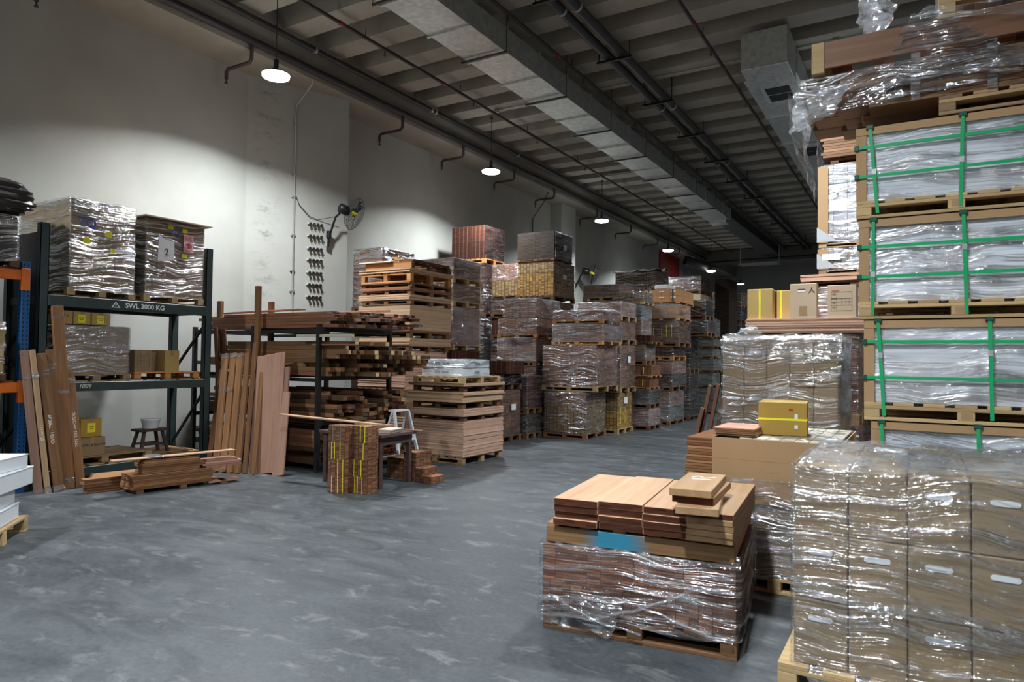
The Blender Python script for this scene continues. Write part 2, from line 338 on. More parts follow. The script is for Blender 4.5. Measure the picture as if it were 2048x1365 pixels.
    M['p_grey'] = packs('grey green boards', (0.055, 0.062, 0.058), (0.20, 0.21, 0.19), 0.018, 0.30, (0.01, 0.011, 0.01), 0.22, 0.02, hv=0.7)
    M['p_white'] = packs('white sheet edges', (0.76, 0.79, 0.84), (0.90, 0.92, 0.95), 0.030, 50, (0.55, 0.58, 0.63), 0.10, 0.0, hv=0.5)
    M['p_tile'] = packs('white boxed tiles', (0.30, 0.31, 0.32), (0.46, 0.47, 0.48), 0.12, 0.16, (0.05, 0.05, 0.05), 0.05, 0.035, hv=0.6)
    M['p_plank'] = packs('packed long planks', (0.14, 0.055, 0.025), (0.42, 0.22, 0.105), 0.022, 50, (0.04, 0.018, 0.01), 0.18, 0.0, hv=0.7)
    M['p_small'] = packs('small packed pieces', (0.11, 0.045, 0.022), (0.30, 0.145, 0.08), 0.014, 0.075, (0.02, 0.01, 0.007), 0.18, 0.08, hv=0.7)
    # painted pallet board: a sprayed blue patch
    m, nt, out = new_mat('blue sprayed board')
    v = coords(nt, (1.2, 22, 22)); f = noise_(nt, v, 1, 5, 0.6, 0.5)
    base = ramp(nt, [(0.3, (0.17, 0.085, 0.035)), (0.7, (0.36, 0.21, 0.095))]); lk(nt, f, base.inputs[0])
    sp = nt.nodes.new('ShaderNodeSeparateXYZ'); lk(nt, coords(nt), sp.inputs[0])
    d = math_(nt, 'ABSOLUTE', math_(nt, 'ADD', sp.outputs[0], 0.12))
    mr = nt.nodes.new('ShaderNodeMapRange'); lk(nt, math_(nt, 'ADD', d, math_(nt, 'MULTIPLY', noise_(nt, coords(nt), 9, 3), 0.12)), mr.inputs[0])
    mr.inputs[1].default_value = 0.14; mr.inputs[2].default_value = 0.27; mr.inputs[3].default_value = 0.92; mr.inputs[4].default_value = 0.0
    c = mixc(nt, mr.outputs[0], base.outputs[0], (0.015, 0.22, 0.36))
    principled(nt, out, c, 0.55, spec=0.4, bump=f, bstr=0.2, bdist=0.003)
    M['blue_board'] = m
    # lamp diffuser
    m, nt, out = new_mat('lamp diffuser'); e = nt.nodes.new('ShaderNodeEmission'); e.inputs[0].default_value = (*LAMP_COLOR, 1); e.inputs[1].default_value = 30
    lk(nt, e.outputs[0], out.inputs[0]); M['emit'] = m
    m, nt, out = new_mat('dim lamp diffuser'); e = nt.nodes.new('ShaderNodeEmission'); e.inputs[0].default_value = (*LAMP_COLOR, 1); e.inputs[1].default_value = 1.2  # weaker emission for the farthest lamp
    lk(nt, e.outputs[0], out.inputs[0]); M['emit_dim'] = m
def ramp_of(nt, f, a, b):
    r = ramp(nt, [(0.3, a), (0.7, b)]); lk(nt, f, r.inputs[0]); return r.outputs[0]
build_materials()

# ------------------------------------------------------------------ mesh helpers
class MB:
    def __init__(s): s.v = []; s.f = []; s.mi = []; s.smooth = []
    def add(s, vs, fs, mi=0, sm=False):
        o = len(s.v); s.v += [tuple(p) for p in vs]
        for f in fs: s.f.append([o+i for i in f]); s.mi.append(mi); s.smooth.append(sm)
    def box(s, x0, x1, y0, y1, z0, z1, mi=0, ch=0.0, mat=None):
        if ch <= 0:
            vs = [(x0,y0,z0),(x1,y0,z0),(x1,y1,z0),(x0,y1,z0),(x0,y0,z1),(x1,y0,z1),(x1,y1,z1),(x0,y1,z1)]
            fs = [(0,3,2,1),(4,5,6,7),(0,1,5,4),(1,2,6,5),(2,3,7,6),(3,0,4,7)]
        else:
            c = min(ch, (x1-x0)*.3, (y1-y0)*.3, (z1-z0)*.3); vs = []; idx = {}
            X = (x0, x1); Y = (y0, y1); Z = (z0, z1)
            for a in (0,1):
                for b in (0,1):
                    for d in (0,1):
                        sx, sy, sz = (1-2*a)*c, (1-2*b)*c, (1-2*d)*c
                        for k, p in enumerate(((X[a], Y[b]+sy, Z[d]+sz), (X[a]+sx, Y[b], Z[d]+sz), (X[a]+sx, Y[b]+sy, Z[d]))):
                            idx[(a,b,d,k)] = len(vs); vs.append(p)
            g = lambda a,b,d,k: idx[(a,b,d,k)]
            fs = []
            fs.append([g(0,0,0,0), g(0,0,1,0), g(0,1,1,0), g(0,1,0,0)]); fs.append([g(1,0,0,0), g(1,1,0,0), g(1,1,1,0), g(1,0,1,0)])
            fs.append([g(0,0,0,1), g(1,0,0,1), g(1,0,1,1), g(0,0,1,1)]); fs.append([g(0,1,0,1), g(0,1,1,1), g(1,1,1,1), g(1,1,0,1)])
            fs.append([g(0,0,0,2), g(0,1,0,2), g(1,1,0,2), g(1,0,0,2)]); fs.append([g(0,0,1,2), g(1,0,1,2), g(1,1,1,2), g(0,1,1,2)])
            for b in (0,1):
                for d in (0,1):
                    q = [g(0,b,d,1), g(1,b,d,1), g(1,b,d,2), g(0,b,d,2)]; fs.append(q if b == d else q[::-1])
            for a in (0,1):
                for d in (0,1):
                    q = [g(a,0,d,0), g(a,1,d,0), g(a,1,d,2), g(a,0,d,2)]; fs.append(q if a != d else q[::-1])
            for a in (0,1):
                for b in (0,1):
                    q = [g(a,b,0,0), g(a,b,1,0), g(a,b,1,1), g(a,b,0,1)]; fs.append(q if a == b else q[::-1])
            for a in (0,1):
                for b in (0,1):
                    for d in (0,1):
                        q = [g(a,b,d,0), g(a,b,d,1), g(a,b,d,2)]; fs.append(q if (a+b+d) % 2 else q[::-1])
        if mat is not None: vs = [mat @ Vector(p) for p in vs]
        s.add(vs, fs, mi)
    def beam(s, p0, p1, wx, wy, mi=0, up=None, ch=0.0):
        """a bar from p0 to p1, wx wide (along side axis), wy thick"""
        p0 = Vector(p0); p1 = Vector(p1); d = (p1-p0); L = d.length; d.normalize()
        up = Vector(up) if up else (Vector((0,0,1)) if abs(d.z) < 0.9 else Vector((0,1,0)))
        sx = up.cross(d).normalized(); sy = d.cross(sx)
        m = Matrix(((sx.x, sy.x, d.x, p0.x), (sx.y, sy.y, d.y, p0.y), (sx.z, sy.z, d.z, p0.z), (0,0,0,1)))
        s.box(-wx/2, wx/2, -wy/2, wy/2, 0, L, mi, ch, m)
    def tube(s, pts, r, n=8, mi=0, closed=False, caps=True, sm=True):
        pts = [Vector(p) for p in pts]; m = len(pts); vs = []; fs = []
        prev = None
        for i, p in enumerate(pts):
            a = pts[i-1] if (i or closed) else p; b = pts[(i+1) % m] if (i < m-1 or closed) else p
            t = (b-a).normalized()
            if prev is None: ref = Vector((0,0,1)) if abs(t.z) < 0.9 else Vector((1,0,0)); x = t.cross(ref).normalized()
            else: x = (prev - t*prev.dot(t)).normalized()
            prev = x; y = t.cross(x)
            rr = r[i] if isinstance(r, (list, tuple)) else r
            for k in range(n):
                an = 2*math.pi*k/n; vs.append(p + x*math.cos(an)*rr + y*math.sin(an)*rr)
        rings = m if closed else m-1
        for i in range(rings):
            for k in range(n):
                a = i*n+k; b = i*n+(k+1) % n; c = ((i+1) % m)*n+(k+1) % n; d = ((i+1) % m)*n+k
                fs.append((a, b, c, d))
        s.add(vs, fs, mi, sm)
        if caps and not closed:
            s.add(vs[:n], [tuple(range(n))[::-1]], mi); s.add(vs[-n:], [tuple(range(n))], mi)
    def cyl(s, c, r, h, n=24, mi=0, r2=None, sm=True):
        c = Vector(c); s.tube([c, c+Vector((0,0,h))], [r, r if r2 is None else r2], n, mi, sm=sm)
    def mesh(s, name, mats):
        me = bpy.data.meshes.new(name); me.from_pydata(s.v, [], s.f)
        for m in (mats if isinstance(mats, (list, tuple)) else [mats]): me.materials.append(M[m] if isinstance(m, str) else m)
        me.polygons.foreach_set('material_index', s.mi); me.polygons.foreach_set('use_smooth', s.smooth)
        me.update(); return me

def link(name, data, parent=None, loc=(0,0,0), rz=0.0, rot=None):
    o = bpy.data.objects.new(name, data); COL.objects.link(o)
    o.location = loc; o.rotation_euler = rot if rot else (0, 0, rz)
    if parent: o.parent = parent
    return o
def tag(o, label, cat, group=None):
    o['label'] = label; o['category'] = cat
    if group: o['group'] = group
    return o
def thing(name, label, cat, loc=(0,0,0), rz=0.0, group=None):
    return tag(link(name, None, None, loc, rz), label, cat, group)
def struct(name, mb, mats):
    o = link(name, mb.mesh(name, mats)); o['kind'] = 'structure'; return o
def copy_tree(o, parent=None):
    c = o.copy(); COL.objects.link(c); c.parent = parent
    for ch in list(o.children): copy_tree(ch, c)
    return c
def nth(k):
    w_ = ['lowest', 'second', 'third', 'fourth', 'fifth', 'sixth', 'seventh', 'eighth', 'ninth', 'tenth', 'eleventh', 'twelfth']
    return w_[k] if k < 12 else '%d%s' % (k+1, {1: 'st', 2: 'nd', 3: 'rd'}.get((k+1) % 10, 'th') if (k+1) not in (11, 12, 13) else 'th')
_bc = {}
def boxmesh(sx, sy, sz, mat, ch=0.003):
    """box centred on x and y, standing on z = 0; meshes are shared"""
    k = (round(sx, 4), round(sy, 4), round(sz, 4), mat if isinstance(mat, str) else tuple(mat), ch)
    if k not in _bc:
        b = MB(); b.box(-k[0]/2, k[0]/2, -k[1]/2, k[1]/2, 0, k[2], 0, ch); _bc[k] = b.mesh('box', mat)
    return _bc[k]
def bx(name, x0, x1, y0, y1, z0, z1, mat, parent=None, ch=0.003, jit=0.0, rz=0.0):
    return link(name, boxmesh(x1-x0, y1-y0, z1-z0, mat, ch), parent,
                ((x0+x1)/2+random.uniform(-jit, jit), (y0+y1)/2+random.uniform(-jit, jit), z0), rz)

# ------------------------------------------------------------------ pallets, film, loads
_pc = {}
def pallet(x0, x1, y0, y1, z0, z1, mat='pallet', parent=None, label=None, group=None, fine=True, rz=0.0):
    """nine blocks, bottom skids, top boards; each a piece of its own where the photo is close enough to show it"""
    sx, sy, h = x1-x0, y1-y0, z1-z0
    c = ((x0+x1)/2, (y0+y1)/2, z0)
    key = (round(sx, 3), round(sy, 3), round(h, 3), mat, fine)
    t = min(0.022, h*0.18); bw = 0.09; nb = 7; w_ = (sx/nb)*0.72
    xs = [-sx/2 + w_/2 + i*(sx-w_)/(nb-1) for i in range(nb)]
    bxs = (-sx/2+bw/2, 0, sx/2-bw/2); bys = (-sy/2+bw/2, 0, sy/2-bw/2)
    if key not in _pc:
        if fine:
            d = MB(); d.box(-w_/2, w_/2, -sy/2, sy/2, 0, t, 0, 0.002)
            k = MB(); k.box(-bw/2, bw/2, -bw/2, bw/2, 0, h-3*t, 0, 0.003)
            s = MB(); s.box(-sx/2, sx/2, -bw/2, bw/2, 0, t, 0, 0.002)
            _pc[key] = (d.mesh('deck_board', mat), k.mesh('block', mat), s.mesh('skid', mat))
        else:
            b = MB(); e = 0.0004
            for x in bxs:
                for y in bys: b.box(x-bw/2, x+bw/2, y-bw/2, y+bw/2, t-e, h-2*t+e)
            for y in bys: b.box(-sx/2, sx/2, y-bw/2, y+bw/2, 0, t); b.box(-sx/2, sx/2, y-bw/2, y+bw/2, h-2*t, h-t+e)
            for x in xs: b.box(x-w_/2, x+w_/2, -sy/2, sy/2, h-t, h)
            _pc[key] = (b.mesh('pallet', mat),)
    me = _pc[key]
    if not fine:
        if parent is None: return tag(link('wooden_pallet', me[0], None, c, rz), label, 'pallet', group)
        return link('pallet', me[0], parent, c)
    root = thing('wooden_pallet', label, 'pallet', c, rz, group) if parent is None else link('pallet', None, parent, c)
    for x in xs: link('deck_board', me[0], root, (x, 0, h-t))
    for y in bys:
        for x in bxs: link('block', me[1], root, (x, y, t))
        link('skid', me[2], root, (0, y, 0)); link('skid', me[2], root, (0, y, h-2*t))
    return root

def film_mesh(sx, sy, z0, z1, seed=0, amp=0.010, top=True, mat='film', rough_top=0.004, ragged=0.02, step=0.05):
    """shell of film round a load: rounded corners, wrinkles, puckered hem, crumpled top"""
    rc = 0.03; per = []
    def seg(n, f): return [f(i/n) for i in range(n)]
    hx, hy = sx/2, sy/2
    nx = max(8, int(sx/step)); ny = max(8, int(sy/step))
    per += seg(nx, lambda t: (-hx+rc+t*(2*hx-2*rc), -hy)); per += seg(3, lambda t: (hx-rc+rc*math.sin(t*math.pi/2), -hy+rc-rc*math.cos(t*math.pi/2)))
    per += seg(ny, lambda t: (hx, -hy+rc+t*(2*hy-2*rc))); per += seg(3, lambda t: (hx-rc+rc*math.cos(t*math.pi/2), hy-rc+rc*math.sin(t*math.pi/2)))
    per += seg(nx, lambda t: (hx-rc-t*(2*hx-2*rc), hy)); per += seg(3, lambda t: (-hx+rc-rc*math.sin(t*math.pi/2), hy-rc+rc*math.cos(t*math.pi/2)))
    per += seg(ny, lambda t: (-hx, hy-rc-t*(2*hy-2*rc))); per += seg(3, lambda t: (-hx+rc-rc*math.cos(t*math.pi/2), -hy+rc-rc*math.sin(t*math.pi/2)))
    n = len(per); nz = max(10, int((z1-z0)/0.022)); b = MB(); vs = []; fs = []
    sd = seed*13.7
    for j in range(nz+1):
        z = z0 + (z1-z0)*j/nz
        for (x, y) in per:
            L = math.hypot(x, y)
            a = noise.noise(Vector((x*2.2+sd, y*2.2, z*17)))*amp + noise.noise(Vector((x*6, y*6+sd, z*40)))*amp*0.45
            a = abs(a)+0.001
            zz = z
            if j == 0: zz += noise.noise(Vector((x*5+sd, y*5, 3)))*ragged
            if j == nz: a *= 0.3
            vs.append((x + x/L*a, y + y/L*a, zz))
    for j in range(nz):
        for k in range(n):
            fs.append((j*n+k, j*n+(k+1) % n, (j+1)*n+(k+1) % n, (j+1)*n+k))
    if top:
        rings = max(5, int(min(sx, sy)/0.09)); base = nz*n
        for r in range(1, rings+1):
            q = 1-r/rings
            for (x, y) in per:
                zz = z1 + abs(noise.noise(Vector((x*q*7+sd, y*q*7, 9))))*rough_top*2 + abs(noise.noise(Vector((x*q*19+sd, y*q*19, 5))))*rough_top + 0.002
                vs.append((x*max(q, 0.01), y*max(q, 0.01), zz))
            for k in range(n):
                a0 = base+(r-1)*n; a1 = base+r*n
                fs.append((a0+k, a0+(k+1) % n, a1+(k+1) % n, a1+k))
    b.add(vs, fs, 0, True)
    return b.mesh('stretch_wrap', mat)

def tuft(cx, cy, cz, w, h, seed, n=16):
    """a crumpled bunch of loose film"""
    b = MB(); vs = []; fs = []
    m = 12
    for j in range(n+1):
        for i in range(m):
            t = i/m*2*math.pi; s = j/n
            r = w*(math.sin(s*math.pi)**0.6*0.9+0.06)*(1+0.7*noise.noise(Vector((math.cos(t)*2+seed, math.sin(t)*2, s*5))))
            z = cz + h*s + 0.35*h*noise.noise(Vector((math.cos(t)*3, seed*1.7, s*6)))
            vs.append((cx+r*math.cos(t)*(1.2), cy+r*math.sin(t), z))
    for j in range(n):
        for i in range(m): fs.append((j*m+i, j*m+(i+1) % m, (j+1)*m+(i+1) % m, (j+1)*m+i))
    b.add(vs, fs, 0, True); return b
def sheet(p00, p10, p01, p11, nu, nv, amp, seed, mat, fr=4.0, th=0.0):
    """a loose hanging or lying piece of film between four corners"""
    P = [Vector(p) for p in (p00, p10, p01, p11)]; b = MB(); vs = []; fs = []
    nrm = (P[1]-P[0]).cross(P[2]-P[0]).normalized()
    for j in range(nv+1):
        for i in range(nu+1):
            u, v = i/nu, j/nv
            p = P[0]*(1-u)*(1-v)+P[1]*u*(1-v)+P[2]*(1-u)*v+P[3]*u*v
            a = noise.noise(p*fr+Vector((seed, 0, 0)))*amp + noise.noise(p*fr*3+Vector((0, seed, 0)))*amp*0.4
            e = noise.noise(Vector((u*6+seed, v*6, 2)))*0.03
            vs.append(p+nrm*a+(P[1]-P[0]).normalized()*e*(1 if u in (0, 1) else 0)+(P[2]-P[0]).normalized()*e*(1 if v in (0, 1) else 0))
    for j in range(nv):
        for i in range(nu):
            q = j*(nu+1)+i; fs.append((q, q+1, q+nu+2, q+nu+1))
    b.add(vs, fs, 0, True); return b

_seed = [1]
def load(label, x0, x1, y0, y1, z0, z1, kind='p_brown', wrap='film', pal='pallet', nx=2, ny=2, nz=2, ph=0.12, rz=0.0, group=None,
         part='flooring_bundle', cat='pallet load', name='pallet_load', jit=0.002, top=True, fine=False, ch=0.004, amp=0.010, wrap_low=0.0):
    """a loaded pallet: pallet, packs, and (if wrapped) the film round them"""
    cx, cy = (x0+x1)/2, (y0+y1)/2; hx, hy = (x1-x0)/2, (y1-y0)/2; H = z1-z0
    root = thing(name, label, cat, (cx, cy, z0), rz, group)
    zb = 0.0
    if pal: pallet(-hx, hx, -hy, hy, 0, ph, pal, root, fine=fine); zb = ph
    g = 0.006 if wrap else 0.0
    ax, ay = hx-g-0.012, hy-g-0.012
    sx, sy, sz = 2*ax/nx, 2*ay/ny, (H-zb-(0.004 if wrap else 0))/nz
    kinds = kind if isinstance(kind, (list, tuple)) else [kind]
    for k in range(nz):
        for i in range(nx):
            for j in range(ny):
                if 0 < i < nx-1 and 0 < j < ny-1 and k < nz-1: continue
                kk = kinds[k % len(kinds)]
                link(part, boxmesh(sx-0.003, sy-0.003, sz-0.001, kk, ch), root,
                     (-ax+sx*(i+.5)+random.uniform(-jit, jit), -ay+sy*(j+.5)+random.uniform(-jit, jit), zb+k*sz))
    if wrap:
        _seed[0] += 1
        link('stretch_wrap', film_mesh(2*hx-0.004, 2*hy-0.004, max(0.02, zb-0.02+wrap_low), H+0.001, _seed[0], amp, top, wrap), root)
    return root

# ------------------------------------------------------------------ text
def text(body, size, mat, parent, loc, rot, name='lettering', ex=0.0008, align='CENTER', shear=0.0, bold=0.0):
    """lettering cut as a thin mesh"""
    cu = bpy.data.curves.new(name, 'FONT'); cu.body = body; cu.size = size; cu.extrude = ex; cu.align_x = align; cu.align_y = 'CENTER'
    cu.shear = shear; cu.offset = bold; cu.resolution_u = 3
    t = bpy.data.objects.new(name, cu); COL.objects.link(t)
    dg = bpy.context.evaluated_depsgraph_get()
    me = bpy.data.meshes.new_from_object(t.evaluated_get(dg)); bpy.data.objects.remove(t); bpy.data.curves.remove(cu)
    me.materials.clear(); me.materials.append(M[mat])
    return link(name, me, parent, loc, rot=rot)
RX = math.pi/2
FRONT = (RX, 0, 0)            # reads from -Y
AISLE = (RX, 0, RX)           # reads from +X

# =================================================================== SETTING
def setting():
    b = MB(); b.box(-11.2, 12.2, -8.2, 44.2, -0.2, 0); struct('floor', b, 'floor')
    # left wall with its slanted pier: one continuous shell
    b = MB(); zt = 9.0
    pts = [(-10.88, -8), (-10.88, 8.35), (-10.16, 10.28), (-10.88, 10.29), (-10.88, 44)]
    prof = pts + [(-11.2, 44), (-11.2, -8)]
    vs = [(x, y, 0) for x, y in prof]+[(x, y, zt) for x, y in prof]; n = len(prof)
    fs = [(i, (i+1) % n, n+(i+1) % n, n+i) for i in range(n)] + [tuple(range(n))[::-1], tuple(range(n, 2*n))]
    b.add(vs, fs); b.box(-10.88, -10.45, 20.6, 21.7, 0, 6.95)
    struct('wall_left', b, 'wall_stained')
    b = MB(); b.box(-11.2, 12.2, 44, 44.2, 0, 9.0); struct('wall_far', b, 'wall_dark')
    b = MB(); b.box(12, 12.2, -8, 44, 0, 9.0); struct('wall_right', b, 'wall')
    b = MB(); b.box(-11.2, 12.2, -8.2, -8, 0, 9.0); struct('wall_back', b, 'wall')
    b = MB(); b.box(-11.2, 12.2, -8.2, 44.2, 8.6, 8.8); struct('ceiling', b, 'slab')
    b = MB(); b.box(-10.9, -9.98, -8, 44, 6.95, 8.6); struct('beam_left', b, 'concrete')
    me = None; k = 0; y = 16.064-0.985*24
    while y < 43:
        if me is None:
            b = MB(); b.box(-9.98, 12.0, 0, 0.46, 7.47, 8.6, 0, 0.01); me = b.mesh('ceiling_joist', 'concrete')
        o = link('ceiling_joist', me, None, (0, y, 0)); o['kind'] = 'structure'; y += 0.985
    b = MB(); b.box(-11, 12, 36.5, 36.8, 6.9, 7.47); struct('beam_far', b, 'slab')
    tag(bx('red_panel', -10.87, -10.80, 31.9, 34.9, 4.4, 6.93, 'red', ch=0.01), 'tall dull red panel mounted on the left wall near its far end', 'panel')
    # stained marks and hook-like bolts: none; the pier's conduit
    b = MB(); X = lambda y: -10.88+(y-8.35)/1.93*0.72
    c = MB(); c.tube([(-10.0, 9.12, 7.3), (-10.0, 9.12, 6.86), (X(9.2)+0.035, 9.2, 6.55), (X(9.2)+0.035, 9.2, 2.4)], 0.018, 8)
    for z in (6.2, 5.2, 4.75, 4.0, 3.3, 2.9): c.box(X(9.2)-0.005+0.0, X(9.2)+0.05, 9.16, 9.24, z, z+0.03)
    tag(link('wall_conduit', c.mesh('wall_conduit', 'pipe_grey')), 'thin grey conduit running down the left wall pier beside the near fan', 'conduit')
    c = MB(); c.tube([(-10.0, 19.0, 7.2), (-10.3, 19.1, 6.7), (-10.84, 19.3, 6.2), (-10.84, 19.3, 4.0)], 0.016, 6)
    tag(link('wall_conduit', c.mesh('wall_conduit', 'pipe_dark')), 'thin dark conduit dropping down the wall behind the topmost stacks', 'conduit')
setting()

# =================================================================== LAMPS
def lamp_proto():
    root = thing('high_bay_lamp', 'x', 'lamp', (0, 0, LAMP_Z))
    b = MB(); b.tube([(0,0,0.0), (0,0,0.03), (0,0,0.055), (0,0,0.09)], [0.195, 0.19, 0.14, 0.07], 32); b.cyl((0,0,0.09), 0.04, 0.17, 16)
    for i in range(12):
        a = i*math.pi/6; b.beam((math.cos(a)*0.06, math.sin(a)*0.06, 0.08), (math.cos(a)*0.17, math.sin(a)*0.17, 0.05), 0.006, 0.03)
    link('housing', b.mesh('housing', 'black_metal'), root)
    b = MB(); b.tube([(0,0,0.018), (0,0,-0.02), (0,0,-0.045)], [0.215, 0.21, 0.13], 32); link('diffuser', b.mesh('diffuser', 'emit'), root)
    b = MB(); b.tube([(0,0,0.26), (0,0,8.602-LAMP_Z)], 0.008, 6); b.cyl((0,0,1.3), 0.014, 0.04, 8); b.cyl((0,0,8.54-LAMP_Z), 0.03, 0.06, 10)
    link('suspension_rod', b.mesh('suspension_rod', 'pipe_dark'), root)
    return root
LP = ['big bright hanging lamp, nearest one along the left wall', 'second hanging lamp along the left wall, past the near wall fan',
      'third hanging lamp along the left wall, above the tall stacks', 'fourth hanging lamp, in front of the red panel',
      'fifth hanging lamp, small, before the dark far wall', 'faint dim lamp at the very end, farthest of the row']
def lamp_light(x, y, pw):
    ld = bpy.data.lights.new('lamp_light', 'AREA'); ld.shape = 'DISK'; ld.size = 0.40; ld.energy = pw; ld.color = LAMP_COLOR
    ld.energy *= 1.35 if (x, y) == (-1.45, 0.93) else 1.0
    ld.spread = math.radians(LAMP_SPREAD)
    o = bpy.data.objects.new('lamp_light', ld); COL.objects.link(o); o.location = (x, y, LAMP_Z-0.05)
def lamps():
    p = lamp_proto(); b = MB(); b.tube([(0,0,0.26), (0,0,7.465-LAMP_Z)], 0.008, 6); b.cyl((0,0,0.8), 0.014, 0.04, 8); b.cyl((0,0,7.40-LAMP_Z), 0.03, 0.06, 10); short = b.mesh('suspension_rod', 'pipe_dark')
    for i, (x, y) in enumerate(LAMPS_SEEN+LAMPS_OTHER):
        seen = i < len(LAMPS_SEEN)
        o = p if i == 0 else copy_tree(p)
        o.location = (x, y, LAMP_Z)
        if i == 5:
            for c in o.children:
                if c.name.startswith('diffuser'):
                    c.data = c.data.copy(); c.data.materials[0] = M['emit_dim']
        fr = ((y-16.064) % 0.985)
        if fr < 0.47:
            for c in o.children:
                if c.name.startswith('suspension_rod'): c.data = short
        o['label'] = LP[i] if seen else 'lamp out of view, row %s, %s from the camera end' % ({-8.86: 'along the left wall', -1.45: 'over the crates', 6.0: 'over the right aisle'}[x], nth([q for q in LAMPS_OTHER if q[0] == x].index((x, y))).replace('lowest', 'first'))
        o['group'] = 'hanging lamps along the left wall' if seen else 'hanging lamps out of view'
        lamp_light(x, y, LAMP_POWER*(0.2 if i == 5 else 0.6 if i == 4 else 0.8 if i == 3 else 1))
lamps()

# =================================================================== CEILING SERVICES
def services():
    # main duct
    root = thing('ventilation_duct', 'long shiny galvanised duct under the ceiling joists, running the hall length', 'duct', (-6.36, 0, 6.8))
    ys = [-6.0]
    while ys[-1] < 25.0: ys.append(ys[-1]+1.12)
    for a, c in zip(ys[:-1], ys[1:]):
        b = MB(); b.box(-0.39, 0.39, a+0.01, c-0.01, 0.0, 0.42, 0, 0.004)
        m = (a+c)/2
        link('duct_section', b.mesh('duct_section', 'galv'), root)
    b0 = MB(); b0.box(-0.42, 0.42, -0.018, 0.018, -0.03, 0.45, 0); fm = b0.mesh('flange', 'galv')
    h0 = MB(); h0.beam((-0.46, 0, -0.045), (0.46, 0, -0.045), 0.03, 0.03); h0.tube([(-0.45, 0, -0.04), (-0.45, 0, 1.15)], 0.006, 5); h0.tube([(0.45, 0, -0.04), (0.45, 0, 1.15)], 0.006, 5)
    hm = h0.mesh('hanger', 'pipe_dark')
    for i, y in enumerate(ys):
        link('flange', fm, root, (0, y, 0))
        if i % 2 == 0 and i: link('hanger', hm, root, (0, y-0.12, 0))
    b = MB(); b.box(-0.30, 0.30, 25.1, 25.6, -0.12, 0.3, 0, 0.01); link('end_grille', b.mesh('end_grille', 'galv'), root)
    b = MB(); b.box(-0.36, 0.36, 25.7, 36.0, 0.15, 0.5, 0, 0.01)
    o = link('rear_duct', b.mesh('rear_duct', 'pipe_dark'), root)
    # second duct on the right with two grilles
    root = thing('ventilation_duct', 'wide greenish galvanised duct with two square grilles, right of the pipes', 'duct', (-2.3, 12.0, 6.8))
    b = MB(); b.box(-0.36, 0.40, 0, 0.9, -0.15, 0.5, 0, 0.01); b.box(-0.50, 0.42, 0.9, 16, -0.0, 0.45, 0, 0.01)
    link('duct_section', b.mesh('duct_section', 'galv'), root)
    for y in (1.0, 5.1):
        g = MB(); g.box(-0.25, 0.33, y, y+0.9, -0.12, 0.0, 0, 0.01); f = link('grille', g.mesh('grille', 'galv'), root)
        for k in range(2):
            h = MB(); h.box(-0.17, 0.25, y+0.10+k*0.37, y+0.42+k*0.37, -0.128, -0.119); link('grille_slot', h.mesh('grille_slot', 'hole'), f)
    for y in (3.0, 5.0, 7.5, 10.0): link('flange', MBbox(-0.53, 0.45, y, y+0.04, -0.03, 0.47, 'galv'), root)
    # twin pipes
    for dx, nm in ((-4.97, 'left pipe of the pair of thick dark pipes along the ceiling'), (-4.70, 'right pipe of the pair of thick dark pipes along the ceiling')):
        b = MB(); b.tube([(0, -6, 0), (0, 36.4, 0)], 0.085, 14)
        o = tag(link('service_pipe', b.mesh('service_pipe', 'pipe_dark'), None, (dx, 0, 7.28)), nm, 'pipe', 'twin ceiling pipes')
        for y in (9.7, 14.6, 19.5, 24.4):
            j = MB(); j.tube([(0, y, 0), (0, y+0.05, 0)], 0.092, 14); link('pipe_collar', j.mesh('pipe_collar', 'pipe_grey'), o)
    hb = MB(); hb.beam((-0.34, 0, -0.11), (0.34, 0, -0.11), 0.05, 0.04); hb.tube([(-0.30, 0, -0.1), (-0.30, 0, 0.72)], 0.01, 5); hb.tube([(0.30, 0, -0.1), (0.30, 0, 0.72)], 0.01, 5)
    hm = hb.mesh('pipe_hanger', 'black_metal'); y = -3.1
    while y < 36:
        tag(link('pipe_hanger', hm, None, (-4.835, y, 7.28)), 'black bracket carrying the twin dark pipes, %s from the camera end' % nth(int(round((y+3.1)/2.45))).replace('lowest', 'first'), 'bracket', 'pipe brackets'); y += 2.45
    # sprinkler lines
    for x, lb in ((-8.43, 'thin sprinkler pipe between the left lamps and the shiny duct'), (-5.79, 'thin sprinkler pipe between the shiny duct and the twin pipes'),
                  (-3.25, 'thin sprinkler pipe right of the twin pipes'), (-0.70, 'thin sprinkler pipe above the topmost right pallet')):
        b = MB(); b.tube([(0, -6, 0), (0, 36.4, 0)], 0.033, 8)
        root = tag(link('sprinkler_pipe', b.mesh('sprinkler_pipe', 'pipe_rust'), None, (x, 0, 7.3)), lb, 'pipe')
        s = MB(); s.tube([(0, 0, 0), (0, 0, -0.10)], 0.012, 6); s.cyl((0, 0, -0.125), 0.028, 0.012, 8); sm = s.mesh('sprinkler_head', 'pipe_dark')
        r = MB(); r.tube([(-0.02, 0, 0), (0.0, 0, 0.18)], 0.009, 5); rm = r.mesh('pipe_clip', 'pipe_dark')
        k = MB(); k.tube([(0, -0.04, 0), (0, 0.04, 0)], 0.040, 8); km = k.mesh('coupling', 'red_mark')
        y = -2.2
        while y < 35: link('sprinkler_head', sm, root, (0, y, 0)); link('pipe_clip', rm, root, (0, y-0.5, 0)); y += 2.9
        for y in (2.4, 8.3, 11.2): link('coupling', km, root, (0, y, 0))
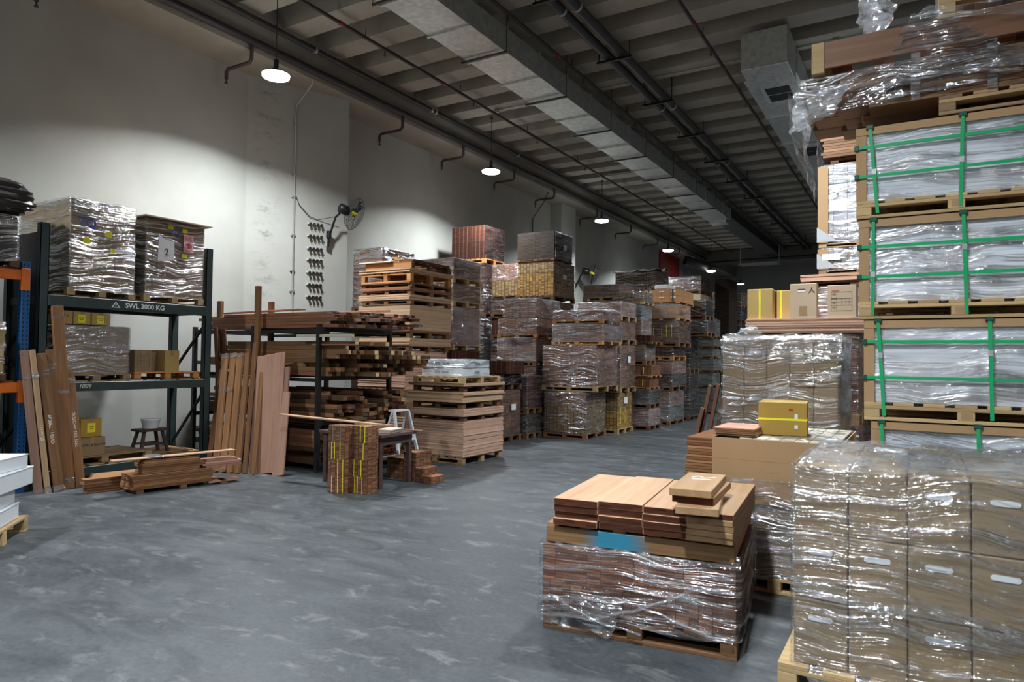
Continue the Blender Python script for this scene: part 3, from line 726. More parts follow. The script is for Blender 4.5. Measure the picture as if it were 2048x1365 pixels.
    # pipes hugging the left beam, with L-shaped drops
    for x, z, r, lb in ((-9.85, 7.05, 0.07, 'dark pipe along the edge of the left beam carrying sprinkler arms'), (-9.62, 7.32, 0.055, 'upper dark pipe running beside the left beam')):
        b = MB(); b.tube([(0, -6, 0), (0, 36.4, 0)], r, 10)
        root = tag(link('beam_pipe', b.mesh('beam_pipe', 'pipe_dark'), None, (x, 0, z)), lb, 'pipe')
        for y in ((8.8, 12.3, 12.45, 16.2) if z > 7.2 else ()):
            k = MB(); k.tube([(0, y, 0), (0, y+0.05, 0)], r+0.006, 10); link('pipe_collar', k.mesh('pipe_collar', 'pipe_grey'), root)
    for o in bpy.data.objects:
        if o.name == 'beam_pipe': root = o
    b = MB(); b.tube([(0, 0, -0.06), (0, 0, -0.30), (-0.05, 0, -0.36), (-0.62, 0, -0.36), (-0.67, 0, -0.40), (-0.67, 0, -0.52)], 0.032, 8)
    b.cyl((-0.67, 0, -0.58), 0.014, 0.06, 8); b.cyl((-0.67, 0, -0.60), 0.03, 0.012, 8); am = b.mesh('sprinkler_arm', 'pipe_rust')
    for y in (4.6, 7.62, 11.6, 13.95, 16.45, 18.9, 22.2, 25.5, 28.7, 31.8):
        link('sprinkler_arm', am, root, (0, y, 0))
    # cross conduits
    for y, x0, x1, lb in ((7.1, -9.4, 3.0, 'thin conduit crossing the nearest visible ceiling joists'), (13.36, -8.6, 4.0, 'thin conduit crossing the ceiling from second lamp to the right pallets'), (19.75, -8.6, 3.0, 'thin conduit crossing the ceiling at the third lamp')):
        b = MB(); b.tube([(x0, 0, 0), (x1, 0, 0)], 0.014, 6)
        o = tag(link('ceiling_conduit', b.mesh('ceiling_conduit', 'pipe_grey'), None, (0, y, 7.44)), lb, 'conduit')
        for x in (-8.5, -1.3):
            k = MB(); k.cyl((x, 0, -0.05), 0.055, 0.06, 14); link('junction_box', k.mesh('junction_box', 'pipe_grey'), o)
    b = MB(); b.tube([(-10.6, 36.0, 6.75), (8, 36.0, 6.95)], 0.10, 10)
    tag(link('cross_pipe', b.mesh('cross_pipe', 'pipe_dark')), 'thick dark pipe crossing the hall in front of the far wall', 'pipe')
    b = MB(); b.tube([(-10.1, 33.6, 6.65), (-9.6, 34.1, 6.5), (-9.0, 34.8, 6.25)], 0.24, 14)
    tag(link('pipe_stub', b.mesh('pipe_stub', 'pipe_dark')), 'short fat dark pipe angling down beside the red panel', 'pipe')
    b = MB()
    for i in range(4): b.beam((-7.6, 34+i*0.25, 6.35), (-5.8, 34+i*0.25, 6.35), 0.04, 0.04)
    for x in (-7.6, -6.7, -5.8): b.beam((x, 34, 6.35), (x, 34.75, 6.35), 0.04, 0.04)
    for x in (-7.6, -5.8): b.beam((x, 34.4, 6.35), (x, 34.4, 7.47), 0.03, 0.03)
    tag(link('cable_tray', b.mesh('cable_tray', 'pipe_grey')), 'small hanging ladder tray below the far crossing pipe', 'tray')
def MBbox(x0, x1, y0, y1, z0, z1, mat, ch=0.0):
    b = MB(); b.box(x0, x1, y0, y1, z0, z1, 0, ch); return b.mesh('box', mat)
services()

# =================================================================== WALL FANS, HOOK RAILS
def fan(label, cx, cy, cz, wx, wz, s=1.0, yaw=0.0):
    """cage centre, wall x, foot z"""
    root = thing('wall_fan', label, 'fan', (cx, cy, cz))
    ax = Vector((math.cos(yaw), math.sin(yaw), -0.25)).normalized()
    q = ax.to_track_quat('Z', 'Y').to_matrix().to_4x4()
    R = 0.33*s
    b = MB()
    def ring(r, d, tr=0.0028): b.tube([q @ Vector((r*math.cos(a), r*math.sin(a), d)) for a in [i*2*math.pi/40 for i in range(40)]], tr*s, 5, closed=True)
    ring(R, 0, 0.006); ring(R*0.98, 0.03, 0.005)
    for r, d in ((R*.85, .075), (R*.68, .10), (R*.5, .115), (R*.3, .125)): ring(r, d*s); ring(r, -d*s)
    for i in range(26):
        a = i*2*math.pi/26
        for sg in (1, -1):
            pts = [q @ Vector((r*math.cos(a+tw), r*math.sin(a+tw), sg*d*s)) for r, d, tw in ((R*.16, .125, 0.25), (R*.5, .115, .15), (R*.85, .075, .04), (R, 0, 0))]
            b.tube(pts, 0.0022*s, 4, caps=False)
    link('cage', b.mesh('cage', 'wire'), root)
    b = MB(); b.tube([q @ Vector((0, 0, d*s)) for d in (-0.34, -0.32, -0.16, -0.10)], [0.05*s, 0.095*s, 0.10*s, 0.06*s], 18); link('motor', b.mesh('motor', 'black_metal'), root)
    b = MB()
    for k in range(3):
        a0 = k*2*math.pi/3+0.4; vs = []
        for i in range(5):
            r = R*(0.12+0.20*i); wd = 0.28+0.5*math.sin(i/4*math.pi*0.8)
            for t, dz in ((-wd*.5, -0.03), (0, 0.0), (wd*.5, 0.035)): vs.append(q @ Vector((r*math.cos(a0+t), r*math.sin(a0+t), dz*s)))
        fs = [(i*3+j, i*3+j+1, i*3+j+4, i*3+j+3) for i in range(4) for j in range(2)]
        b.add(vs, fs, 0, True)
    bl = link('blade', b.mesh('blade', 'black_metal'), root)
    md = bl.modifiers.new('t', 'SOLIDIFY'); md.thickness = 0.004
    b = MB(); b.tube([q @ Vector((0, 0, d*s)) for d in (-0.10, 0.02, 0.05)], [0.035*s, 0.045*s, 0.03*s], 14); link('hub', b.mesh('hub', 'yellow'), root)
    mp = q @ Vector((0, 0, -0.2*s)); wx_ = wx-cx
    b = MB(); b.tube([mp, (mp.x-0.12, mp.y, mp.z-0.03), (mp.x-0.24, mp.y-0.02, mp.z-0.12), (mp.x-0.30, mp.y-0.03, mp.z-0.28), (wx_+0.08, mp.y-0.03, mp.z-0.5), (wx_+0.06, mp.y-0.03, wz-cz)], 0.022*s, 10)
    b.cyl((wx_+0.07, mp.y-0.03, mp.z-0.52), 0.055*s, 0.13, 12)
    link('arm', b.mesh('arm', 'black_metal'), root)
    b = MB(); b.box(wx_-0.0, wx_+0.05, mp.y-0.07, mp.y+0.01, wz-cz, mp.z-0.35, 0, 0.004); link('wall_bracket', b.mesh('wall_bracket', 'pipe_grey'), root)
    return root
def wall_things():
    fan('black wire-cage fan on the left wall pier beside the hook rails', -9.72, 10.02, 4.50, -10.27, 3.85, 1.0, 1.2)
    fan('smaller far wall fan behind the tall wrapped stacks', -10.15, 22.6, 4.75, -10.88, 4.2, 1.25, 0.5)
    c = MB(); X = lambda y: -10.88+(y-8.35)/1.93*0.72+0.03
    c.tube([(X(9.2), 9.2, 4.72), (X(9.24), 9.24, 4.78), (X(9.3), 9.3, 4.62), (X(9.5), 9.5, 4.42), (X(9.65), 9.68, 4.38), (-10.1, 9.86, 4.45)], 0.007, 6)
    tag(link('fan_cable', c.mesh('fan_cable', 'pipe_dark')), 'thin loose cable looping from the pier conduit to the near fan', 'cable')
    proto = None
    for k, z in enumerate((4.28, 4.04, 3.79, 3.56, 3.31, 3.07, 2.83)):
        if proto is None:
            proto = thing('hook_rail', 'x', 'hooks')
            ang = math.atan2(0.72, 1.93)
            d = Vector((math.sin(ang), math.cos(ang), 0)); nn = Vector((math.cos(ang), -math.sin(ang), 0))
            b = MB(); b.beam(nn*0.012+d*-0.155, nn*0.012+d*0.155, 0.06, 0.02, up=(0, 0, 1)); link('rail', b.mesh('rail', 'paper'), proto)
            b = MB(); b.tube([nn*0.02+Vector((0, 0, 0.0)), nn*0.07+Vector((0, 0, 0.0)), nn*0.10+Vector((0, 0, -0.015))], [0.018, 0.022, 0.026], 12)
            b.tube([nn*0.05, nn*0.06+Vector((0, 0, -0.055)), nn*0.085+Vector((0, 0, -0.065)), nn*0.10+Vector((0, 0, -0.045))], 0.008, 6)
            hm = b.mesh('hook', 'wire')
            for i in range(4): link('hook', hm, proto, d*(-0.115+i*0.077))
            o = proto
        else: o = copy_tree(proto)
        o.location = (-10.88+(9.62-8.35)/1.93*0.72, 9.62, z)
        o['label'] = ('topmost', 'second from top', 'third from top', 'middle', 'third from bottom', 'second from bottom', 'lowest')[k]+' white rail of four metal hooks on the wall pier'
        o['group'] = 'hook rails on the wall pier'
wall_things()


# =================================================================== BOXES
def carton(label, x0, x1, y0, y1, z0, z1, mat='carton', rz=0.0, group=None, tape=True, name='cardboard_box', marks=None, parent=None, tape_axis='x', handle=False):
    cx, cy = (x0+x1)/2, (y0+y1)/2; hx, hy, H = (x1-x0)/2, (y1-y0)/2, z1-z0
    b = MB(); b.box(-hx, hx, -hy, hy, 0, H, 0, 0.004)
    o = link(name, b.mesh('box_body', mat), parent, (cx, cy, z0), rz)
    if not parent: tag(o, label, 'box', group)
    # flap seam and tape on the top
    b = MB(); b.box(-hx+0.004, hx-0.004, -0.0015, 0.0015, H, H+0.0008); link('flap_seam', b.mesh('flap_seam', 'hole'), o)
    if tape:
        b = MB(); b.box(-hx-0.0008, hx+0.0008, -0.024, 0.024, H+0.0008, H+0.0016); b.box(-hx-0.0012, -hx, -0.024, 0.024, H-0.07, H+0.001); b.box(hx, hx+0.0012, -0.024, 0.024, H-0.07, H+0.001)
        link('tape', b.mesh('tape', 'carton_tape'), o)
    return o
def strip(o, x0, x1, y0, y1, z0, z1, mat, name='strap'):
    b = MB(); b.box(x0, x1, y0, y1, z0, z1); return link(name, b.mesh(name, mat), o)
def strap_v(o, hx, hy, H, pos, axis='x', w=0.012, mat='yellow_strap', t=0.0015):
    """strap loop round a bundle; axis='x': loop lies in the x-z plane at y=pos"""
    b = MB()
    if axis == 'x':
        b.box(-hx-t, hx+t, pos-w/2, pos+w/2, H, H+t); b.box(-hx-t, -hx, pos-w/2, pos+w/2, 0, H); b.box(hx, hx+t, pos-w/2, pos+w/2, 0, H)
    else:
        b.box(pos-w/2, pos+w/2, -hy-t, hy+t, H, H+t); b.box(pos-w/2, pos+w/2, -hy-t, -hy, 0, H); b.box(pos-w/2, pos+w/2, hy, hy+t, 0, H)
    return link('strap', b.mesh('strap', mat), o)
def strap_h(o, hx, hy, z, w=0.02, mat='yellow_strap', t=0.002):
    b = MB(); b.box(-hx-t, hx+t, -hy-t, -hy, z-w/2, z+w/2); b.box(-hx-t, hx+t, hy, hy+t, z-w/2, z+w/2)
    b.box(-hx-t, -hx, -hy, hy, z-w/2, z+w/2); b.box(hx, hx+t, -hy, hy, z-w/2, z+w/2)
    return link('strap', b.mesh('strap', mat), o)

# =================================================================== FOREGROUND: LOW PALLET OF WRAPPED FLOORING WITH PLANKS ON TOP
def front_flooring():
    rz = math.radians(7.2); W = 1.17; D = 1.12
    R = Matrix.Rotation(rz, 3, 'Z'); o0 = Vector((-2.02, 3.74, 0))
    def P(x, y, z=0): q = o0 + R @ Vector((x, y, 0)); return (q.x, q.y, z)
    root = thing('pallet_load', 'low wrapped load of striped brown flooring nearest the camera, planks on top', 'pallet load', P(W/2, D/2), rz)
    hx, hy = W/2, D/2
    pallet(-hx+0.02, hx-0.01, -hy, hy, 0, 0.13, 'pallet_dark', root)
    # lower courses: short pieces, upper: long bundles in four stacks
    n = 9
    for i in range(n):
        for j in range(2):
            w_ = (2*hx-0.03)/n
            link('flooring_bundle', boxmesh(w_-0.002, hy-0.01, 0.17, 'p_frontcol', 0.002), root, (-hx+0.015+w_*(i+.5), (-hy/2 if j == 0 else hy/2), 0.13))
    for i in range(4):
        w_ = (2*hx-0.03)/4; h = 0.21+0.006*random.random()
        for j in range(2):
            link('flooring_bundle', boxmesh(w_-0.003, hy-0.01, h, 'p_front', 0.002), root, (-hx+0.015+w_*(i+.5), (-hy/2 if j == 0 else hy/2)+random.uniform(-.003, .003), 0.30))
    link('stretch_wrap', film_mesh(W+0.02, D+0.02, 0.09, 0.525, 31, 0.016, False, 'film_near', ragged=0.06, step=0.035), root)
    # loose twisted rope of film across the front face and round the foot
    b = MB()
    def rope(pts, r, sd):
        out = []
        for i in range(len(pts)-1):
            for k in range(6):
                t = k/6; out.append(Vector(pts[i]).lerp(Vector(pts[i+1]), t))
        b.tube([p+Vector((0, -abs(noise.noise(p*9+Vector((sd, 0, 0))))*0.015, noise.noise(p*11+Vector((0, sd, 0)))*0.014)) for p in out],
               [r*(0.7+0.6*abs(noise.noise(Vector((i*0.6, sd, 0))))) for i in range(len(out))], 8)
    rope([(-hx+0.02, -hy-0.03, 0.10), (-0.25, -hy-0.035, 0.11), (0.05, -hy-0.03, 0.22), (0.35, -hy-0.03, 0.36), (hx, -hy-0.02, 0.40)], 0.014, 3)
    rope([(-0.10, -hy-0.03, 0.26), (0.15, -hy-0.03, 0.20), (0.40, -hy-0.03, 0.13), (hx, -hy-0.02, 0.10)], 0.010, 7)
    rope([(-hx, -hy-0.02, 0.20), (-hx+0.15, -hy-0.035, 0.19), (-0.2, -hy-0.035, 0.10), (0.1, -hy-0.03, 0.07)], 0.011, 11)
    link('film_rope', b.mesh('film_rope', 'film_crumple'), root)
    b = sheet((-hx-0.01, -hy-0.035, 0.05), (-0.12, -hy-0.05, 0.03), (-hx-0.01, -hy-0.03, 0.22), (-0.05, -hy-0.03, 0.24), 26, 10, 0.025, 4, None, 7)
    link('loose_film', b.mesh('loose_film', 'film_crumple'), root)
    b = sheet((-hx+0.1, -hy-0.012, 0.515), (hx+0.01, -hy-0.012, 0.50), (-hx+0.1, -hy+0.06, 0.545), (hx, -hy+0.05, 0.56), 40, 6, 0.018, 9, None, 9)
    link('loose_film', b.mesh('loose_film', 'film_crumple'), root)
    b = sheet((hx+0.015, -hy, 0.49), (hx+0.02, hy, 0.52), (hx+0.015, -hy+0.05, 0.56), (hx+0.03, hy-0.05, 0.66), 26, 8, 0.02, 5, None, 6)
    link('loose_film', b.mesh('loose_film', 'film_crumple'), root)
    # the pallet on top with its blue-sprayed front board
    c = P(W/2+0.005, D/2+0.015, 0.526)
    r2 = thing('wooden_pallet', 'brown skirted pallet with a blue sprayed patch, lying on the low wrapped load', 'pallet', c, rz)
    b = MB(); b.box(-0.555, 0.555, -0.565, -0.54, 0, 0.095, 0, 0.003); link('front_board', b.mesh('front_board', 'blue_board'), r2)
    b = MB(); b.box(-0.555, 0.555, 0.52, 0.545, 0, 0.095, 0, 0.003); link('back_board', b.mesh('back_board', 'brown_x'), r2)
    for x in (-0.54, 0, 0.53): bm = MB(); bm.box(x-0.02, x+0.02, -0.54, 0.52, 0, 0.095, 0, 0.003); link('stringer', bm.mesh('stringer', 'brown_y'), r2)
    for i in range(6):
        bm = MB(); x = -0.555+i*0.208; bm.box(x, x+0.075, -0.55, 0.53, 0.095, 0.113, 0, 0.002); link('deck_board', bm.mesh('deck_board', 'brown_y'), r2)
    # four piles of planks, each plank its own
    z0 = 0.64; piles = [(0.12, 0.395, -0.05, 0.90, 4, 0.0, 'peach_y', 'leftmost'), (0.40, 0.665, -0.035, 0.93, 4, 0.0, 'peach_y', 'second'), (0.67, 0.925, -0.055, 0.90, 4, 0.0, 'peach_y', 'third'), (0.935, 1.19, -0.075, 0.98, 5, 2.0, 'tan_y', 'rightmost')]
    for q, (xa, xb, ya, yb, k, tw, mt, nm) in enumerate(piles):
        ht = 0.165/k
        for i in range(k):
            jx = random.uniform(-0.004, 0.004); jy = random.uniform(-0.012, 0.012)
            b = MB(); b.box(-(xb-xa)/2, (xb-xa)/2, -(yb-ya)/2, (yb-ya)/2, 0, ht-0.0015, 0, 0.0025)
            me = b.mesh('plank', [mt, 'board_end'])
            for pl in me.polygons:
                if abs(pl.normal.y) > 0.7 and pl.area > 0.001: pl.material_index = 1 if not (q == 3 and i != k-1) else 0
            top_ = i == k-1
            tag(link('plank', me, None, P((xa+xb)/2-0.03+jx, (ya+yb)/2+0.04+jy, z0+i*ht), rz-math.radians(tw)),
                '%s plank of the %s plank pile on the low foreground pallet' % ('top' if top_ else nth(i), nm), 'plank', 'planks in the %s foreground pile' % nm)
    for i, (dx, dy, r, mt, lb, wy) in enumerate(((0.02, -0.02, -4, 'tan_y', 'lowest of the three short planks lying across the foreground piles', 0.66), (0.015, 0.03, 3, 'brown_y', 'dark-ended middle one of the three short planks on the piles', 0.58), (0.0, 0.0, 1, 'tan_y', 'uppermost short tan plank, chalk-marked, on the foreground piles', 0.60))):
        b = MB(); b.box(-0.115, 0.115, -wy/2, wy/2, 0, 0.042, 0, 0.003); me = b.mesh('plank', [mt, 'board_end' if i == 1 else mt])
        for pl in me.polygons:
            if abs(pl.normal.y) > 0.7 and pl.area > 0.001: pl.material_index = 1
        o = tag(link('plank', me, None, (-1.13+dx, 4.06+dy, 0.808+i*0.0435), rz-math.radians(r)), lb, 'plank')
        if i == 2:
            b = MB(); b.tube([(-.06, .10, .0425), (-.03, .16, .0425), (.02, .10, .0425), (.07, .16, .0425)], 0.004, 5); b.tube([(-.05, .05, .0425), (.06, .06, .0425)], 0.0035, 5)
            link('chalk_mark', b.mesh('chalk_mark', 'chalk'), o)
front_flooring()

# =================================================================== FOREGROUND RIGHT: WRAPPED CARTONS
def wrapped_cartons(label, x0, x1, y0, y1, z0, z1, nx, ny, nz, ph, seed, wrap='film_clear', mat='carton', handles=(), amp=0.02, px=0.0, pal='pallet_fresh', hw=0.085, rough_top=0.02):
    cx, cy = (x0+x1)/2, (y0+y1)/2; hx, hy, H = (x1-x0)/2, (y1-y0)/2, z1-z0
    root = thing('pallet_load', label, 'pallet load', (cx, cy, z0))
    pallet(-hx-px, hx+px, -hy-px*0.5, hy, 0, ph, pal, root)
    g = 0.012; sx = (2*hx-2*g)/nx; sy = (2*hy-2*g)/ny; sz = (H-ph-0.006)/nz
    for k in range(nz):
        for i in range(nx):
            for j in range(ny):
                if 0 < i < nx-1 and 0 < j < ny-1 and k < nz-1: continue
                c = link('carton', boxmesh(sx-0.005, sy-0.004, sz-0.003, mat, 0.006), root, (-hx+g+sx*(i+.5), -hy+g+sy*(j+.5)+(random.uniform(-.006, .004) if j == 0 else 0), ph+k*sz))
                if j == 0 and (i, k) in handles:
                    b = MB(); r = 0.013
                    pts = [(-hw/2+r*math.cos(a), -sy/2+0.0005, r*math.sin(a)) for a in [math.pi/2+t*math.pi/8 for t in range(9)]] + [(hw/2+r*math.cos(a), -sy/2+0.0005, r*math.sin(a)) for a in [-math.pi/2+t*math.pi/8 for t in range(9)]]
                    zc = sz*0.72
                    f_ = [(x, y-0.002, z+zc) for x, y, z in pts]; k_ = [(x, y+0.003, z+zc) for x, y, z in pts]; n = len(pts)
                    b.add(f_+k_, [tuple(range(n))] + [(a, (a+1) % n, n+(a+1) % n, n+a) for a in range(n)])
                    link('hand_hole', b.mesh('hand_hole', 'white_hole'), c)
    link('stretch_wrap', film_mesh(2*hx, 2*hy, ph-0.03, H, seed, amp, True, wrap, rough_top, 0.04, 0.04), root)
    return root
r = wrapped_cartons('big film-wrapped pallet of brown cartons with hand holes, nearest the camera at right', -0.565, 0.70, 3.68, 4.90, 0.0, 1.135, 5, 3, 3, 0.15, 41,
                wrap='film_near', handles=[(0, 0), (0, 1), (1, 1), (2, 0), (2, 1), (2, 2), (3, 1), (3, 2), (4, 2)], amp=0.016, px=0.055, rough_top=0.03)
b = sheet((-0.50, -0.65, 0.03), (0.70, -0.66, 0.02), (-0.60, -0.62, 0.16), (0.66, -0.63, 0.17), 36, 8, 0.02, 14, None, 8); link('loose_film', b.mesh('loose_film', 'film_crumple'), r)
b = sheet((-0.63, -0.625, 0.52), (0.62, -0.64, 0.36), (-0.63, -0.62, 0.58), (0.63, -0.63, 0.50), 50, 5, 0.012, 24, None, 10); link('loose_film', b.mesh('loose_film', 'film_crumple'), r)

b = sheet((-0.62, -0.60, 1.125), (0.62, -0.60, 1.125), (-0.60, 0.58, 1.15), (0.60, 0.58, 1.15), 50, 46, 0.022, 44, None, 6); link('top_film', b.mesh('top_film', 'film_cloud'), r)
# low carton block with the ochre box on it
def low_block():
    x0, x1, y0, y1, z1 = -1.33, -0.47, 5.16, 6.32, 1.07
    r = wrapped_cartons('low carton block with a tan cardboard collar, under the ochre box', x0, x1, y0, y1, 0, z1, 3, 3, 3, 0.13, 43, wrap='film_near', amp=0.012, handles=())
    hx, hy = (x1-x0)/2, (y1-y0)/2; b = MB(); t = 0.008
    b.box(-hx-t, hx+t, -hy-t, -hy, 0.62, z1+0.012); b.box(-hx-t, hx+t, hy, hy+t, 0.62, z1+0.012); b.box(-hx-t, -hx, -hy, hy, 0.62, z1+0.012); b.box(hx, hx+t, -hy, hy, 0.62, z1+0.012)
    link('cardboard_collar', b.mesh('cardboard_collar', 'carton_tan'), r)
    b = MB(); b.box(-hx-t-0.001, hx+t, -hy-t-0.001, -hy-t, 0.93, 0.933); b.box(hx+t, hx+t+0.001, -hy, hy, 0.93, 0.933); link('fold_line', b.mesh('fold_line', 'carton_tape'), r)
    link('film_band', film_mesh(2*hx+0.03, 2*hy+0.03, 0.30, 0.80, 91, 0.010, False, 'film_near', ragged=0.05), r)
    for i in range(7):
        bm = MB(); xx = -hx+0.18+i*0.095; bm.box(xx, xx+0.09, -hy+0.03, hy-0.03, z1+0.002, z1+0.016, 0, 0.002); link('cream_board', bm.mesh('cream_board', 'cream_x'), r)
    b = sheet((0.0, -hy+0.02, z1+0.026), (hx-0.005, -hy+0.02, z1+0.028), (0.0, hy-0.2, z1+0.026), (hx-0.005, hy-0.1, z1+0.028), 22, 20, 0.006, 8, None, 10); link('loose_film', b.mesh('loose_film', 'film_crumple'), r)
    z = z1+0.022
    o = carton('ochre cardboard box with a yellow strap and red mark, on the low carton block', -1.085, -0.745, 5.47, 5.81, z, z+0.25, 'carton_ochre', rz=0.10, tape=False)
    strap_h(o, 0.17, 0.17, 0.122, 0.016)
    for zz, h in ((0.115, 0.05), (0.055, 0.028)): strip(o, 0.085, 0.108, -0.1715, -0.17, zz, zz+h, 'white_hole', 'hand_hole')
    b = MB(); b.box(0.045, 0.072, -0.1712, -0.17, 0.185, 0.205); b.box(0.052, 0.078, -0.1714, -0.17, 0.192, 0.199); link('red_mark', b.mesh('red_mark', 'red'), o)
    b = MB(); b.box(0.155, 0.1712, -0.02, 0.0, 0.03, 0.22); link('open_slit', b.mesh('open_slit', 'hole'), o)
    # piles of short boards at its left shoulder
    for i in range(5): tag(bx('board', -1.33, -1.04, 5.2, 5.62, z+0.001+i*0.0125, z+0.0125+i*0.0125, 'rose_x' if i == 4 else 'brown_x', None, 0.002, 0.006, 0.0), ('top rosy' if i == 4 else nth(i)+' brown')+' board in the small pile beside the ochre box', 'board', 'small board pile beside the ochre box')
low_block()
for i in range(16):
    tag(bx('board', -1.56, -1.355, 5.25, 5.95, 0.004+i*0.066, 0.004+(i+1)*0.066-0.002, 'p_plank', None, 0.002, 0.008), nth(i)+' bundle up of thin brown boards beside the tan collar of the low block', 'board bundle', 'board bundles left of the low block')

# mid pallet, behind
r = wrapped_cartons('tall cloudy-wrapped pallet of brown cartons behind the ochre box', -1.61, -0.60, 6.5, 7.66, 0.0, 1.86, 5, 3, 4, 0.14, 47, wrap='film_near', handles=[(0, 1), (0, 2), (1, 2), (1, 3), (0, 0)], amp=0.022, rough_top=0.03)
b = sheet((-0.52, -0.60, 1.10), (0.52, -0.60, 1.55), (-0.52, -0.595, 1.22), (0.52, -0.595, 1.62), 40, 5, 0.014, 33, None, 8); link('loose_film', b.mesh('loose_film', 'film_crumple'), r)
b = sheet((-0.52, -0.595, 1.66), (0.53, -0.60, 1.66), (-0.50, -0.57, 1.89), (0.52, -0.57, 1.90), 44, 10, 0.02, 35, None, 7); link('loose_film', b.mesh('loose_film', 'film_cloud'), r)
b = sheet((0.515, -0.60, 1.2), (0.52, 0.3, 1.2), (0.52, -0.58, 1.90), (0.53, 0.3, 1.88), 20, 20, 0.02, 37, None, 7); link('loose_film', b.mesh('loose_film', 'film_cloud'), r)
b = tuft(-0.40, 0.1, 1.86, 0.09, 0.14, 3); link('film_tuft', b.mesh('film_tuft', 'film_cloud'), r)

# leaning dark planks left of it
for i, (xb, yb, xt, yt, zt_) in enumerate(((-1.86, 6.72, -1.675, 6.98, 1.43), (-1.93, 6.62, -1.73, 6.90, 1.41), (-1.99, 6.52, -1.79, 6.82, 1.40), (-2.02, 6.40, -1.83, 6.70, 1.18))):
    b = MB(); b.beam((xb, yb, 0.0), (xt, yt, zt_), 0.12, 0.035, up=(1, 0.2, 0), ch=0.003)
    tag(link('leaning_board', b.mesh('leaning_board', 'dark_z')), ('dark red upright board touching the cloudy-wrapped carton pallet', 'second dark upright board from the cloudy-wrapped carton pallet', 'third dark upright board from the cloudy-wrapped carton pallet', 'shortest outer dark upright board left of the cloudy-wrapped carton pallet')[i], 'board', 'dark boards leaning by the carton pallet')

# stack behind with pink sheets and boxes on top
load('brown wrapped load hidden behind the cloudy carton pallet', -1.68, -0.56, 8.0, 9.1-0.1, 0, 0.98, 'p_brown', 'film', nx=3, ny=2, nz=2)
load('brown wrapped load under the pink sheets', -1.68, -0.56, 8.0, 9.0, 0.98, 1.96, 'p_brown', 'film', nx=3, ny=2, nz=2)
for i in range(8):
    tag(bx('plywood_sheet', -1.71+0.008*(i % 3), -0.50, 7.98, 9.02, 1.962+i*0.0205, 1.981+i*0.0205, 'ply_pink', None, 0.002, 0.008), nth(i)+' pink plywood sheet up in the thin pile under the four boxes', 'sheet', 'pink sheets under the strapped boxes')
zt = 1.962+8*0.0205
def four_boxes():
    o = carton('leftmost ochre box with one yellow strap, on the pink sheets', -1.69, -1.42, 8.0, 8.32, zt, zt+0.335, 'carton_warm', tape=False); strap_v(o, .135, .16, .335, 0.0, 'y', 0.02)
    o = carton('second box, set back, yellow strap at its left edge, on the pink sheets', -1.40, -1.16, 8.15, 8.45, zt, zt+0.325, 'carton_warm', tape=False); strap_v(o, .12, .15, .325, -0.075, 'y', 0.02)
    o = carton('pale box with a slot-shaped hand hole, third on the pink sheets', -1.235, -0.965, 7.99, 8.13, zt, zt+0.375, 'carton_pale', tape=False)
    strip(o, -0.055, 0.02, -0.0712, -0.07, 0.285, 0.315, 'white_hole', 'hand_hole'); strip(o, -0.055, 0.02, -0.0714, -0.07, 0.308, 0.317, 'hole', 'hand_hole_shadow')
    strip(o, -0.04, 0.04, -0.0712, -0.07, 0.03, 0.13, 'carton_tape', 'tape'); text('人', 0.07, 'ink', o, (0.085, -0.0712, 0.30), FRONT)
    o = carton('printed box with a table of black text, rightmost on the pink sheets', -0.86, -0.585, 8.0, 8.3, zt, zt+0.345, 'carton_pale', tape=False)
    y = -0.151
    b = MB()
    for z in (0.07, 0.13, 0.165, 0.20, 0.27): b.box(-0.10, 0.10, y, y+0.001, z, z+0.002)
    for x in (-0.10, -0.05, 0.098): b.box(x, x+0.002, y, y+0.001, 0.07, 0.27)
    for x in (0.0, 0.04, 0.07): b.box(x, x+0.002, y, y+0.001, 0.13, 0.20)
    link('printed_frame', b.mesh('printed_frame', 'ink'), o); text('WOOD', 0.022, 'ink_red', o, (-0.06, y, 0.285), FRONT)
    for i, s in enumerate(('SIZE', 'GRADE', 'PCS', 'LOT')): text(s, 0.016, 'ink', o, (-0.074, y, 0.25-i*0.047), FRONT)
four_boxes()

# rear column with boxed tiles
load('dark wrapped load at the foot of the tile column behind the crates', -1.24, -0.2, 9.3, 10.35, 0, 1.3, 'p_brown', 'film', nx=3, ny=2, nz=2)
load('dark wrapped load halfway up the tile column behind the crates', -1.24, -0.2, 9.3, 10.35, 1.3, 2.585, 'p_brown', 'film', nx=3, ny=2, nz=2)
pallet(-1.20, -0.2, 9.3, 10.35, 2.587, 2.66, 'pallet_dark', label='thin dark pallet under the overhanging pink boards, left of the crates', fine=False)
for i in range(3):
    tag(bx('board', -1.31, -0.2, 9.27, 10.38, 2.662+i*0.028, 2.689+i*0.028, 'ply_pink', None, 0.002, 0.01), ('lowest', 'middle', 'topmost')[i]+' pinkish board of three overhanging above the printed box', 'board', 'three overhanging pink boards')
def tiles(label, z0, z1, low):
    r = load(label, -1.10, -0.16, 9.3, 10.3, z0, z1, 'p_tile', 'film', 'pallet' if low else 'pallet', nx=2, ny=2, nz=2 if low else 4, ph=0.06, part='tile_box', fine=False)
    H = z1-z0; b = MB(); b.box(-0.48, -0.36, -0.512, -0.508, 0.06, H-0.02); link('cardboard_corner', b.mesh('cardboard_corner', 'carton_tan'), r)
    b = MB(); b.add([(-0.49, -0.514, 0.07), (-0.25, -0.514, 0.07), (-0.49, -0.514, 0.26)], [(0, 1, 2)]); link('white_corner_guard', b.mesh('white_corner_guard', 'grey_card'), r)
    if low: b = MB(); b.box(-0.43, -0.22, -0.515, -0.513, 0.17, 0.25); link('label', b.mesh('label', 'paper'), r)
tiles('short block of white boxed tiles under a pallet, left of the crates', 2.748, 3.08, True)
